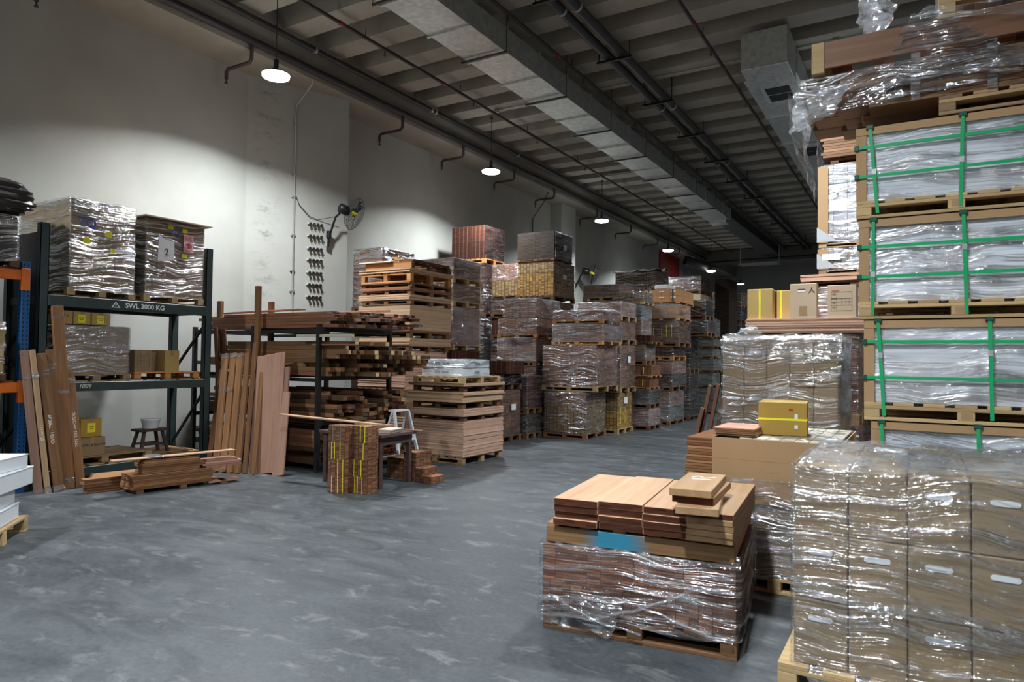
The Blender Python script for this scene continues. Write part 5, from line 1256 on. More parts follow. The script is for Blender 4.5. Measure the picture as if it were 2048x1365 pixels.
# =================================================================== TIMBER RACK
def timber_rack():
    r = thing('timber_rack', 'black steel rack stacked with long timber, middle of the left side', 'rack', (0, 0, 0))
    for x in (-10.2, -8.75, -7.35):
        for y in (6.92, 8.42):
            b = MB(); b.box(x-0.03, x+0.03, y-0.03, y+0.03, 0, 2.10); link('upright', b.mesh('upright', 'rack_black'), r)
        for z in (0.08, 0.72, 1.36, 2.06): b = MB(); b.box(x-0.025, x+0.025, 6.92, 8.42, z-0.06, z); link('arm', b.mesh('arm', 'rack_black'), r)
    for y in (6.92, 8.42):
        for z in (2.03, 1.33): b = MB(); b.box(-10.2, -7.35, y-0.02, y+0.02, z-0.05, z); link('rail', b.mesh('rail', 'rack_black'), r)
timber_rack()
def timber():
    rnd = random.Random(5)
    protos = {}
    def stick(x1, L, y, z, wy, h, mat, endm, label, group, rz=0.0, tape=False):
        k = (round(L, 1), wy, h, mat, endm)
        if k not in protos:
            b = MB(); Lr = k[0]; b.box(-Lr, 0, -wy/2, wy/2, 0, h, 0, 0.002); me = b.mesh('timber_piece', [mat, endm])
            for pl in me.polygons:
                if pl.normal.x > 0.7 and pl.area > 0.0005: pl.material_index = 1
            protos[k] = me
        o = tag(link('timber_piece', protos[k], None, (x1, y, z), rz), label, 'timber', group)
        if tape:
            b = MB(); b.box(-0.10, 0.006, -wy/2-0.006, wy/2+0.006, -0.002, h+0.006); link('end_wrap', b.mesh('end_wrap', 'film_heavy'), o)
        return o
    specs = [(2.062, 5, 0.10, 0.045, ('red_x', 'rose_x', 'red_x', 'brown_x'), ('board_end',), 'reddish board', 'top level', 13, 0.20, 1.0),
             (1.362, 8, 0.09, 0.062, ('brown_x', 'red_x', 'brown_x', 'dim_x'), ('pale_end', 'brown_x', 'dim_x'), 'square brown timber', 'upper middle level', 14, 0.28, 0.6),
             (0.722, 7, 0.10, 0.058, ('dim_x', 'dim_x', 'red_x'), ('dim_x', 'board_end', 'brown_x'), 'dull brown plank', 'lower middle level', 13, 0.26, 0.55),
             (0.082, 8, 0.12, 0.060, ('dim_x', 'red_x'), ('dim_x', 'board_end'), 'dark offcut plank', 'lowest level', 11, 0.30, 0.5)]
    for z0, rows, wy, h, ms, es, lb, lv, n, jx, full in specs:
        blk = 0.0
        for k in range(rows):
            for j in range(n):
                if k > rows*full and rnd.random() < 0.4+0.12*(k-rows*full): continue
                if j % 4 == 0: blk = rnd.uniform(-jx, jx)
                y = 7.03+j*(1.34/n)+wy/2-0.03
                x1 = -6.98+blk+rnd.uniform(-0.06, 0.06) + (0.25*(j/n)) - (0.16 if j < 3 else 0)
                if rnd.random() < 0.12: x1 -= 0.35
                if z0 < 1: x1 = min(x1, -6.90+rnd.uniform(-0.06, 0))
                L = rnd.choice((2.4, 2.8, 3.1)) if z0 > 2 else rnd.choice((2.2, 2.6, 3.0))
                L = min(L, x1+10.5)
                tp = z0 > 2 and rnd.random() < 0.22
                stick(x1, L, y, z0+k*(h+0.001), wy-0.008, h-0.001, rnd.choice(ms), rnd.choice(es), '%s, timber rack %s, %s layer up, %s from the front' % (lb, lv, nth(k), nth(j).replace('lowest', 'first')), '%ss on the %s of the timber rack' % (lb, lv), rnd.uniform(-0.012, 0.012) if k > rows*0.6 else 0, tp)
    # a few loose ones with their own look
    stick(-7.9, 2.2, 7.10, 2.33, 0.13, 0.02, 'rose_x', 'rose_x', 'flat rosy board lying askew at the left on the top of the timber rack', None, -0.10)
    stick(-6.9, 2.0, 7.9, 2.33, 0.05, 0.03, 'rose_x', 'rose_x', 'thin slanting rosy batten on the top of the timber rack', None, 0.05)
    stick(-6.75, 1.0, 6.98, 1.95-0.03, 0.05, 0.035, 'cream_x', 'pale_end', 'pale crooked batten poking out above the upper middle level', None, 0.10)
    stick(-6.70, 0.8, 7.0, 1.80, 0.10, 0.02, 'rose_x', 'rose_x', 'bright orange-brown flat board sticking out of the upper middle level', None, 0.03)
timber()

# =================================================================== TABLE, STRAPPED BUNDLES, LADDER
def table_area():
    r = thing('work_table', 'small dark wooden table beside the yellow-strapped bundles', 'table', (-6.30, 6.80, 0))
    b = MB(); b.box(-0.53, 0.56, -0.34, 0.36, 0.635, 0.675, 0, 0.004); link('tabletop', b.mesh('tabletop', 'table'), r)
    b = MB(); b.box(-0.47, 0.49, -0.29, -0.265, 0.53, 0.635); b.box(-0.47, 0.49, 0.28, 0.305, 0.53, 0.635); b.box(-0.48, -0.455, -0.28, 0.29, 0.53, 0.635); b.box(0.475, 0.50, -0.28, 0.29, 0.53, 0.635)
    link('apron', b.mesh('apron', 'table'), r)
    for x in (-0.46, 0.475):
        for y in (-0.275, 0.29): b = MB(); b.box(x-0.03, x+0.03, y-0.03, y+0.03, 0, 0.635, 0, 0.003); link('leg', b.mesh('leg', 'table'), r)
    # on the table
    b = MB(); b.box(-0.27, 0.27, -0.075, 0.075, 0, 0.06, 0, 0.003)
    o = tag(link('board_bundle', b.mesh('board_bundle', 'rose_x'), None, (-6.38, 7.02, 0.678), 0.12), 'short reddish board bundle tied with white string on the dark table', 'board bundle'); strip(o, -0.005, 0.005, -0.077, 0.077, 0.0, 0.062, 'white_strap', 'string')
    b = MB(); b.beam((0, 0, 0), (1.72, 0.10, -0.045), 0.085, 0.018, ch=0.002)
    tag(link('plank', b.mesh('plank', 'peach_y'), None, (-7.42, 6.33, 0.855)), 'long pale plank lying across the strapped bundles to the dark table', 'plank')
    for i in range(3): tag(bx('board', -6.02+i*0.02, -5.80+i*0.01, 6.62, 6.92, 0.677+i*0.016, 0.692+i*0.016, 'cream_x', None, 0.002, 0.004, 0.2), ('lowest', 'middle', 'top')[i]+' small cream board in the little pile on the dark table', 'board', 'little cream boards on the dark table')
    b = MB(); b.box(-0.30, 0.32, -0.02, 0.02, 0, 0.012); tag(link('batten', b.mesh('batten', 'rose_x'), None, (-5.95, 7.1, 0.677), 0.05), 'thin rosy batten along the back edge of the dark table', 'batten')
    # strapped bundles: two columns of four
    rnd = random.Random(3)
    for c, (x, y, w_, rz) in enumerate(((-6.06, 6.12, 0.285, 0.05), (-5.80, 6.235, 0.245, 0.02))):
        for k in range(4):
            h = 0.203
            b = MB(); b.box(-w_/2, w_/2, -0.10, 0.10, 0, h-0.003, 0, 0.003)
            nm = ('lowest', 'second from the floor', 'third from the floor', 'top')[k]
            o = tag(link('strapped_bundle', b.mesh('strapped_bundle', 'p_small'), None, (x+rnd.uniform(-.006, .006), y+rnd.uniform(-.006, .006), k*h), rz+rnd.uniform(-.02, .02)),
                    '%s bundle of small wood pieces in the %s strapped column' % (nm, ('left', 'right')[c]), 'wood bundle', 'strapped bundles in front of the table')
            if k == 3 and c == 0: poss = [(-0.07, 'grey_strap'), (0.05, 'grey_strap')]
            elif k == 0 and c == 0: poss = [(-0.075, 'white_strap'), (0.02, 'yellow_strap'), (0.10, 'yellow_strap')]
            else: poss = [(p*w_, 'yellow_strap') for p in ((0.22,), (0.05, 0.34), (-0.30, -0.12, 0.18), (-0.33, 0.12))[(k+c*2) % 4]]
            for p, mt in poss: strap_v(o, w_/2, 0.10, h-0.003, p, 'y', 0.009, mt)
    # ladder
    r = thing('step_ladder', 'white folding step ladder behind the dark table', 'ladder', (-6.50, 7.80, 0), math.pi/2)
    for s in (-1, 1):
        b = MB(); b.beam((s*0.24, -0.14, 0), (s*0.155, 0.06, 0.86), 0.03, 0.045, up=(0, 1, 0), ch=0.003); link('front_rail', b.mesh('front_rail', 'white_paint'), r)
        b = MB(); b.beam((s*0.24, 0.34, 0), (s*0.155, 0.10, 0.84), 0.022, 0.03, up=(0, 1, 0), ch=0.002); link('rear_rail', b.mesh('rear_rail', 'white_paint'), r)
    for k, (z, t) in enumerate(((0.16, 0.19), (0.42, 0.49), (0.845, 1.0))):
        w_ = 0.235-0.085*t; y = -0.14+0.2*t; b = MB(); b.box(-w_, w_, y-0.02, y+(0.09 if k < 2 else 0.12), z, z+0.03, 0, 0.004); link('step', b.mesh('step', 'white_paint'), r)
    b = MB(); b.box(-0.22, 0.22, 0.29, 0.30, 0.15, 0.18); link('rear_brace', b.mesh('rear_brace', 'white_paint'), r)
    # steps of small bundles on the floor
    for x0, x1, y0, y1, n, lb in ((-6.28, -5.98, 7.18, 7.55, 3, 'bundle in the left pile of small wood bundles at the table foot'), (-5.97, -5.76, 7.16, 7.5, 4, 'bundle in the tall pile of small wood bundles at the table foot'), (-5.75, -5.60, 7.12, 7.42, 2, 'bundle in the middle pile of small wood bundles at the table foot'), (-5.59, -5.45, 7.1, 7.38, 1, 'single small wood bundle at the right end by the table foot')):
        for k in range(n):
            o = tag(bx('wood_bundle', x0, x1, y0, y1, k*0.095, k*0.095+0.093, 'p_small', None, 0.003, 0.004), lb if n == 1 else nth(k)+' '+lb, 'wood bundle', 'small bundles at the table foot' if n > 1 else None)
table_area()

# =================================================================== BOARD PILE ON THE FLOOR BY THE RACK
def floor_pile():
    rz = math.atan2(1.0, 0.28)     # long axis direction of the pile
    o0 = Vector((-7.90, 4.60, 0)); d = Vector((0.19, 1.0, 0)).normalized(); n = Vector((-d.y, d.x, 0))
    def put(a0, a1, b0, b1, z0, z1, mat, label, group=None, name='board'):
        b = MB(); b.box(-(a1-a0)/2, (a1-a0)/2, -(b1-b0)/2, (b1-b0)/2, 0, z1-z0, 0, 0.002); me = b.mesh(name, mat)
        p = o0+d*((a0+a1)/2)+n*((b0+b1)/2); return tag(link(name, me, None, (p.x, p.y, z0), math.atan2(d.y, d.x)), label, 'board bundle' if name != 'board' else 'board', group)
    r = random.Random(9)
    for i in range(3): put(0.05+i*0.5, 0.13+i*0.5, 0, 0.5, 0, 0.045, 'pallet_dark', ('left', 'middle', 'right')[i]+' dark bearer under the flat board pile by the rack', 'bearers under the board pile')
    for k in range(5):
        for j in range(3):
            put(0.0+r.uniform(-.02, .02), 0.95+r.uniform(-.02, .02), j*0.115, j*0.115+0.11, 0.046+k*0.034, 0.046+k*0.034+0.033, 'p_plank', 'board pack, bottom part of the flat floor pile, %s layer, %s from the aisle' % (nth(k), nth(j).replace('lowest', 'first')), 'lower board packs of the flat pile')
    for k in range(4):
        for j in range(2):
            put(0.12+r.uniform(-.02, .02), 0.80+r.uniform(-.02, .02), j*0.115+0.02, j*0.115+0.13, 0.218+k*0.042, 0.218+k*0.042+0.041, 'p_plank', 'shorter board pack on the flat floor pile, %s layer, %s from the aisle' % (nth(k), nth(j).replace('lowest', 'first')), 'upper board packs of the flat pile')
    put(-0.20, 1.25, 0.02, 0.14, 0.40, 0.415, 'peach_y', 'pale loose board balanced on the flat pile by the rack')
    b = MB()
    for k in range(4):
        for j in range(2): put(0.86+r.uniform(-.04, .04), 1.30+r.uniform(-.03, .03), j*0.12+0.01, j*0.12+0.12, 0.218+k*0.024, 0.218+k*0.024+0.023, 'rose_x', 'thin board on the right end of the flat pile, %s layer, %s row' % (nth(k), nth(j).replace('lowest', 'front')), 'thin boards at the right end of the flat pile')
    put(0.9, 1.30, 0.0, 0.11, 0.02, 0.045, 'rose_x', 'board poking out to the right beneath the flat pile')
    for k in range(5):
        for j in range(3): put(-0.35+r.uniform(-.04, .04)+0.10*j, 0.45, 0.42+j*0.14, 0.42+j*0.14+0.13, 0.001+k*0.034, 0.033+k*0.034, 'p_plank', 'pack in the low pile nearer the rack, %s layer, %s from the flat pile' % (nth(k), nth(j).replace('lowest', 'first')), 'low board packs nearer the rack')
    for k in range(4):
        for j in range(2): put(-0.12+r.uniform(-.03, .03), 0.10, 0.36-0.13*1-j*0.0+0.0, 0.36-0.03, 0.001+k*0.03+0, 0.029+k*0.03, 'p_plank', 'x', 'y') if False else None
    o = put(0.20, 0.36, 0.0, 0.25, 0.417, 0.421, 'tape', 'crumpled film scrap on the flat pile by the rack', name='film_scrap')
floor_pile()

# =================================================================== WHITE BOXES AT THE LEFT EDGE
def white_boxes():
    c = Vector((-7.13, 3.18, 0)); ang = math.atan2(0.656, -0.755)   # direction the long side runs away from the camera
    d = Vector((math.cos(ang), math.sin(ang), 0)); n = Vector((-d.y, d.x, 0))     # n points to the left/back
    if n.x > 0: n = -n
    def P(a, b_, z): q = c - d*a + n*b_; return (q.x, q.y, z)
    rz = ang
    r = thing('wooden_pallet', 'pale worn pallet at the left edge under the white boxes', 'pallet', P(0.55, 0.45, 0), rz+math.pi/2)
    q = pallet(-0.45, 0.45, -0.55, 0.55, 0, 0.14, 'pallet_fresh', r)
    for c_ in list(q.children): c_.parent = r
    bpy.data.objects.remove(q)
    z = 0.142
    for k, (a, b_, h, rr, lb) in enumerate(((0.12, 0.03, 0.145, 0.0, 'lowest white box on the left edge pallet'), (0.13, 0.05, 0.145, 0.03, 'second white box from the bottom on the left edge pallet'),
                                        (-0.02, 0.0, 0.165, -0.10, 'third white box, sticking out, on the left edge pallet'), (0.02, 0.06, 0.125, -0.22, 'topmost open-looking white box on the left edge pallet'))):
        q = P(a+0.42, b_+0.33, z); b = MB(); b.box(-0.42, 0.42, -0.32, 0.32, 0, h-0.003, 0, 0.006)
        o = tag(link('white_box', b.mesh('white_box', 'white_carton'), None, q, rz+rr), lb, 'box', 'white boxes on the left edge pallet')
        b = MB(); b.box(-0.424, 0.424, -0.324, 0.324, h-0.012, h-0.002, 0, 0.002); link('lid', b.mesh('lid', 'white_carton'), o)
        z += h
white_boxes()

# =================================================================== PLYWOOD STACKS
def sheets(x0, x1, y0, y1, z0, z1, mat, label, group, t=0.0185, jit=0.006, name='plywood_sheet'):
    n = max(1, round((z1-z0)/t)); h = (z1-z0)/n
    for i in range(n):
        tag(bx(name, x0, x1, y0, y1, z0+i*h, z0+(i+1)*h-0.0006, mat, None, 0.0015, jit), label if n == 1 else nth(i)+(' up, ' if i else ', ')+label, 'sheet', group)
def front_sheets():
    x0, x1, y0, y1 = -7.10, -6.01, 8.61, 9.77
    pallet(x0, x1-0.02, y0+0.01, y1, 0, 0.115, 'pallet', label='wooden pallet on the floor under the front plywood stack', fine=True)
    sheets(x0, x1, y0, y1, 0.116, 0.665, 'ply_pink', 'pale pink plywood sheet in the thick lowest pile of the front plywood stack', 'lowest pile of the front plywood stack')
    pallet(x0+0.08, x1-0.03, y0+0.05, y1-0.03, 0.666, 0.74, 'pallet_dark', label='dark pallet between the lowest and second piles of the front plywood stack', fine=False)
    sheets(x0, x1, y0, y1, 0.741, 0.85, 'ply_pink', 'pink plywood sheet in the even second pile of the front plywood stack', 'second pile of the front plywood stack', jit=0.003)
    pallet(x0+0.07, x1-0.05, y0+0.04, y1-0.03, 0.851, 0.955, 'pallet_dark', label='red brown pallet above the even second pile of the front plywood stack', fine=False)
    sheets(x0-0.03, x1, y0-0.01, y1+0.01, 0.956, 1.115, 'ply', 'uneven plywood sheet in the third pile of the front plywood stack', 'third pile of the front plywood stack', t=0.026, jit=0.02)
    pallet(x0+0.08, x1-0.02, y0+0.03, y1-0.03, 1.116, 1.205, 'pallet_dark', label='dark pallet just under the two top sheets of the front plywood stack', fine=False)
    sheets(x0+0.02, x1+0.02, y0-0.02, y1+0.02, 1.206, 1.25, 'ply', 'plywood sheet of the two on the front stack under the pale pallet', 'two top sheets of the front plywood stack', t=0.021)
    pallet(x0+0.14, x1+0.01, y0-0.05, y1-0.12, 1.251, 1.355, 'pallet_fresh', label='pale fresh pallet on top of the front plywood stack', fine=True)
    for k, z in enumerate((1.356, 1.49)):
        b = MB(); w_ = 0.40; dd = 0.38
        r = thing('wrapped_box', ('lower', 'upper')[k]+' flat white film-wrapped box on the pale pallet', 'box', (-6.46, 9.03, z), 0.03*k, 'flat white boxes on the pale pallet')
        b = MB(); b.box(-w_, w_, -dd, dd, 0, 0.125, 0, 0.005); link('box_body', b.mesh('box_body', 'white_carton'), r)
        link('stretch_wrap', film_mesh(2*w_+0.01, 2*dd+0.01, 0.003, 0.128, 80+k, 0.008, True, 'film', 0.008, 0.0), r)
        text('SIZE  18x90', 0.055, 'ink', r, (0.0, -dd-0.016, 0.06), FRONT, 'box_lettering'); text('0350', 0.06, 'ink', r, (w_+0.016, 0, 0.06), AISLE, 'box_lettering')
front_sheets()

def tower():
    x0, x1, y0, y1 = -8.86, -7.66, 9.30, 10.52
    pallet(x0, x1, y0, y1, 0, 0.11, 'pallet_dark', label='dark pallet on the floor under the tall plywood tower', fine=False)
    sheets(x0, x1-0.09, y0, y1, 0.111, 0.93, 'ply', 'plywood sheet in the shaded bottom pile of the tall tower', 'bottom pile of the tall plywood tower', t=0.020)
    pallet(x0, x1-0.10, y0, y1, 0.931, 1.075, 'pallet_dark', label='dark pallet between the two big lower piles of the tall tower', fine=False)
    sheets(x0, x1-0.09, y0, y1, 1.076, 1.755, 'ply_pink', 'plywood sheet in the big second pile of the tall tower', 'second pile of the tall plywood tower', t=0.020, jit=0.010)
    pallet(x0+0.05, x1-0.02, y0+0.02, y1-0.05, 1.756, 1.845, 'pallet_dark', label='thin dark pallet above the big second pile of the tall tower', fine=False)
    sheets(x0, x1, y0, y1, 1.846, 1.985, 'ply', 'plywood sheet in the thin third pile of the tall tower', 'third pile of the tall plywood tower', t=0.022, jit=0.012)
    pallet(x0+0.06, x1-0.01, y0+0.02, y1-0.05, 1.986, 2.10, 'pallet_dark', label='red brown pallet under the pale upper pile of the tall tower', fine=False)
    bx_ = sheets(x0-0.02, x1, y0, y1+0.02, 2.101, 2.125, 'ply_red', 'single reddish sheet under the pale upper pile of the tall tower', None, t=0.024)
    sheets(x0-0.01, x1, y0, y1, 2.126, 2.575, 'ply', 'pale plywood sheet in the big upper pile of the tall tower', 'upper pile of the tall plywood tower', t=0.0185, jit=0.002)
    pallet(x0+0.08, x1+0.02, y0-0.01, y1-0.04, 2.576, 2.66, 'pallet_dark', label='grey brown pallet directly on the pale upper pile of the tall tower', fine=False)
    sheets(x0, x1+0.01, y0-0.02, y1, 2.661, 2.755, 'ply', 'yellowish sheet in the ragged pile, lower of three on the tall tower top', 'lower ragged pile on the tall tower', t=0.024, jit=0.012)
    pallet(x0+0.09, x1+0.02, y0, y1-0.04, 2.756, 2.83, 'pallet_dark', label='second brown pallet from below on the ragged tower top', fine=False)
    sheets(x0, x1, y0-0.02, y1, 2.831, 2.885, 'ply_red', 'reddish sheet between the brown pallets of the tower top', 'reddish sheets on the tall tower', t=0.027, jit=0.01)
    pallet(x0+0.06, x1+0.03, y0, y1-0.04, 2.886, 2.95, 'pallet_dark', label='third brown pallet from below on the ragged tower top', fine=False)
    sheets(x0-0.04, x1, y0-0.03, y1, 2.951, 2.975, 'ply_red', 'single thin brown sheet under the tall orange pallet of the tower', None, t=0.024)
    pallet(x0+0.04, x1+0.0, y0, y1-0.02, 2.976, 3.15, 'pallet_orange', label='taller open orange pallet near the top of the tall tower', fine=True)
    sheets(x0-0.0, x1+0.01, y0-0.02, y1+0.02, 3.151, 3.215, 'ply', 'pale yellowish sheet above the open orange pallet of the tower', 'pale sheets above the open orange pallet', t=0.022, jit=0.012)
    # topmost orange pallet with skirt
    q = thing('wooden_pallet', 'topmost orange-skirted pallet of the tall plywood tower', 'pallet', ((x0+x1)/2+0.06, (y0+y1)/2, 3.216))
    b = MB(); b.box(-0.53, 0.55, -0.60, -0.575, 0, 0.10, 0, 0.003); link('skirt_board', b.mesh('skirt_board', 'pallet_orange'), q)
    b = MB(); b.box(-0.53, 0.55, 0.55, 0.575, 0, 0.10, 0, 0.003); link('skirt_board', b.mesh('skirt_board', 'pallet_dark'), q)
    for x in (-0.5, 0.0, 0.50):
        for y in (-0.55, -0.05, 0.5): b = MB(); b.box(x-0.03, x+0.045, y-0.02, y+0.05, 0, 0.10, 0, 0.003); link('block', b.mesh('block', 'pallet_dark'), q)
    for i in range(6): b = MB(); b.box(-0.53, 0.55, -0.60+i*0.21, -0.50+i*0.21, 0.10, 0.12, 0, 0.002); link('deck_board', b.mesh('deck_board', 'pallet_dark'), q)
    tag(bx('board', x0+0.02, x1-0.42, y0-0.05, y0+0.04, 3.337, 3.36, 'cream_x', rz=0.0), 'pale board lying on the topmost pallet of the tall tower', 'board')
    for i, (x, l, z) in enumerate(((-8.05, 0.16, 3.337), (-7.98, 0.2, 3.372), (-8.1, 0.12, 3.407))): tag(bx('wood_block', x-l/2, x+l/2, 9.36, 9.46, z, z+0.033, 'pallet_orange', rz=0.15*i), ('lowest', 'middle', 'top')[i]+' small orange wood offcut heaped on the topmost tower pallet', 'wood block', 'wood offcuts on the tower top')
    tag(bx('board', -7.95, -7.66, 9.36, 10.45, 3.337, 3.38, 'pallet_dark'), 'dark board along the aisle edge of the topmost tower pallet', 'board')
tower()

# =================================================================== WRAPPED STACKS ALONG THE LEFT SIDE OF THE AISLE
def stacks():
    # stack beside the wall, left of the tower (reddish load on dark ones)
    L1 = (-10.10, -9.28, 10.38, 11.42)
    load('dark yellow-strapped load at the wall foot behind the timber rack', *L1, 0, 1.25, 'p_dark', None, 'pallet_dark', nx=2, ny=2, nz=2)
    load('dark brown load halfway up the wall stack behind the timber rack', *L1, 1.25, 2.52, 'p_olive', 'film', 'pallet_dark', nx=2, ny=2, nz=2)
    load('rosy-topped dark wrapped load against the wall, left of the plywood tower', *L1, 2.54, 3.86, ('p_brown', 'p_brown', 'p_decking'), 'film_clear', 'pallet_dark', nx=2, ny=2, nz=3)
    # white wrapped column right of the tower
    W = (-9.35, -8.33, 11.50, 12.56)
    load('brown load at the foot of the white-wrapped column behind the tower', *W, 0, 0.62, 'p_brown', 'film', 'pallet_dark', nx=2, ny=2, nz=1)
    load('second brown load from the floor in the white-wrapped column', *W, 0.62, 1.18, 'p_brown', None, 'pallet', nx=2, ny=2, nz=1)
    load('brown unwrapped load under the grey-wrapped one, behind the flat white boxes', *W, 1.18, 1.79, 'p_red', None, 'pallet', nx=2, ny=2, nz=1)
    r = load('tall grey-wrapped load with loose white film, behind the plywood tower', *W, 1.80, 2.71, 'p_decking', 'film_cloud', 'pallet_fresh', nx=2, ny=2, nz=2)
    b = sheet((0.53, -0.45, 0.1), (0.54, -0.05, 0.12), (0.53, -0.5, 0.9), (0.55, -0.1, 0.88), 16, 30, 0.05, 71, None, 4); link('loose_film', b.mesh('loose_film', 'film_crumple'), r)
    load('rosy film-wrapped load, second from the top of the white-wrapped column', *W, 2.72, 3.20, 'p_decking', 'film_heavy', 'pallet_fresh', nx=2, ny=2, nz=1)
    load('top load of the white-wrapped column, milky film over rosy boards', *W, 3.21, 3.74, 'p_decking', 'film_cloud', 'pallet_fresh', nx=2, ny=2, nz=1)
    # topmost red cube against the wall
    T = (-10.30, -9.27, 14.10, 15.05)
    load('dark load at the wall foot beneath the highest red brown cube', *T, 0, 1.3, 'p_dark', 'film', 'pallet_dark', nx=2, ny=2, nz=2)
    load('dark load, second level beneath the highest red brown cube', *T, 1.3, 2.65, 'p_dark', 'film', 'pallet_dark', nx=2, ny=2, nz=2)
    load('dark load directly beneath the highest red brown cube', *T, 2.65, 4.00, 'p_red', 'film', 'pallet_dark', nx=2, ny=2, nz=2)
    r = load('highest red brown cube load by the wall, one shiny wrapped side', *T, 4.01, 4.96, 'p_red', None, 'pallet_orange', nx=2, ny=2, nz=2)
    link('side_film', sheet((0.512, -0.46, 0.1), (0.512, 0.46, 0.1), (0.512, -0.46, 0.95), (0.512, 0.46, 0.95), 20, 20, 0.01, 14, None, 5).mesh('side_film', 'film_clear'), r)
    # column between
    C = (-9.20, -8.42, 14.30, 15.1)
    load('dark load at the foot of the column between the two high cubes', *C, 0, 1.4, 'p_dark', 'film', 'pallet_dark', nx=2, ny=2, nz=2)
    load('dark red load low in the column between the two high cubes', *C, 1.4, 2.10, 'p_red', 'film', 'pallet_dark', nx=2, ny=2, nz=1)
    load('dark red strung load, third from the top between the high cubes', *C, 2.11, 2.65, 'p_red', None, 'pallet_dark', nx=2, ny=2, nz=1)
    load('rosy brown load with film shreds between the high cubes', *C, 2.66, 3.12, 'p_red', 'film', 'pallet_dark', nx=2, ny=2, nz=1)
    load('ochre block load, second from top between the high cubes', *C, 3.13, 3.56, 'p_olive', None, 'pallet_dark', nx=2, ny=2, nz=1, ph=0.06)
    load('red-strung brown load on top between the high cubes', *C, 3.57, 3.97, 'p_decking', 'film_clear', None, nx=2, ny=2, nz=1)
    # ochre cube stack
    K = (-8.40, -7.39, 14.20, 15.35)
    load('dark wrapped load at the foot of the ochre cube stack', *K, 0, 1.0, 'p_dark', 'film', 'pallet_dark', nx=2, ny=2, nz=2)
    load('brown wrapped load, second level of the ochre cube stack', *K, 1.0, 2.0, 'p_brown', 'film', 'pallet_dark', nx=2, ny=2, nz=2)
    load('brown load directly under the ochre block cube', *K, 2.0, 3.01, 'p_brown', 'film', 'pallet_dark', nx=2, ny=2, nz=2)
    r = load('big ochre cube of narrow wood blocks, under the dark high cube', *K, 3.02, 3.97, ('p_yellow', 'p_yellow', 'p_olive'), None, 'pallet_dark', nx=3, ny=2, nz=3)
    b = MB(); b.box(0.506, 0.509, -0.10, 0.09, 0.55, 0.66); link('label', b.mesh('label', 'paper'), r)
    link('side_film', sheet((0.512, -0.56, 0.1), (0.512, 0.56, 0.1), (0.512, -0.56, 0.94), (0.512, 0.56, 0.94), 20, 20, 0.006, 3, None, 6).mesh('side_film', 'film_clear'), r)
    r = load('dark brown high cube with pale cloudy-filmed side, on the ochre cube', -8.41, -7.38, 14.20, 15.18, 3.98, 4.67, 'p_dark', None, 'pallet_dark', nx=2, ny=2, nz=2, ph=0.04)
    link('side_film', sheet((0.528, -0.48, 0.03), (0.528, 0.48, 0.03), (0.528, -0.48, 0.68), (0.528, 0.48, 0.68), 20, 20, 0.01, 13, None, 5).mesh('side_film', 'film_cloud'), r)  # milky film makes the aisle side paler
    b = MB(); b.box(0.545, 0.548, -0.08, 0.08, 0.28, 0.40); link('label', b.mesh('label', 'paper'), r)
    # stack just left of the front aisle stack
    S = (-8.14, -7.13, 12.90, 13.70)
    load('dark wrapped load on the floor behind the front plywood stack', *S, 0, 0.72, 'p_dark', 'film', 'pallet_dark', nx=2, ny=2, nz=2)
    load('purplish wrapped load, second from the floor, behind the flat white boxes', *S, 0.72, 1.47, 'p_brown', 'film', 'pallet_dark', nx=2, ny=2, nz=2)
    r = load('white-topped wrapped load midway up the stack left of the front aisle stack', *S, 1.48, 2.09, 'p_decking', 'film_heavy', 'pallet_dark', nx=2, ny=2, nz=1)
    b = tuft(0.1, -0.3, 0.56, 0.3, 0.09, 5); link('film_tuft', b.mesh('film_tuft', 'film_cloud'), r)
    load('rosy red-strung load on an orange pallet, second from its stack top', -8.12, -7.11, 12.90, 13.90, 2.10, 2.53, 'p_decking', 'film_clear', 'pallet_orange', nx=2, ny=2, nz=1, ph=0.08)
    r = load('rosy red-strung load with loose film flap, top of its stack', -7.98, -7.13, 12.90, 13.95, 2.54, 2.97, 'p_decking', 'film_clear', None, nx=2, ny=2, nz=1)
    b = sheet((-0.42, -0.53, 0.36), (0.45, -0.54, 0.40), (-0.40, 0.4, 0.44), (0.5, 0.5, 0.42), 22, 18, 0.05, 9, None, 5); link('loose_film', b.mesh('loose_film', 'film_cloud'), r)
    b = sheet((0.44, -0.3, 0.40), (0.44, 0.55, 0.42), (0.47, 0.1, 0.12), (0.47, 0.6, 0.2), 16, 12, 0.05, 10, None, 5); link('loose_film', b.mesh('loose_film', 'film_cloud'), r)
    # low column in front of it
    Q = (-7.72, -6.98, 11.30, 12.05)
    r = load('tall dull-wrapped dark load with a white label, on the floor beside the plywood', *Q, 0, 1.02, 'p_brown', 'film', 'pallet_dark', nx=2, ny=2, nz=2)
    b = MB(); b.box(0.385, 0.388, -0.05, 0.12, 0.62, 0.74); link('label', b.mesh('label', 'paper'), r)
    r = load('black loose-wrapped flat load under the small block load', *Q, 1.03, 1.33, 'p_dark', 'black_film', 'pallet_dark', nx=2, ny=2, nz=1)
    b = sheet((-0.1, -0.42, 0.0), (0.42, -0.42, 0.02), (-0.1, -0.44, 0.24), (0.44, -0.44, 0.26), 14, 10, 0.05, 29, None, 6); link('loose_film', b.mesh('loose_film', 'film_crumple'), r)
    r = load('small red brown block load with a white film knot, beside the flat white boxes', -7.62, -6.90, 11.35, 12.05, 1.34, 1.60, 'p_red', None, None, nx=2, ny=2, nz=1)
    b = tuft(0.1, -0.25, 0.26, 0.05, 0.07, 15); link('film_tuft', b.mesh('film_tuft', 'foam'), r)
    # dim stack in the gap
    G = (-7.42, -6.88, 12.10, 12.75)
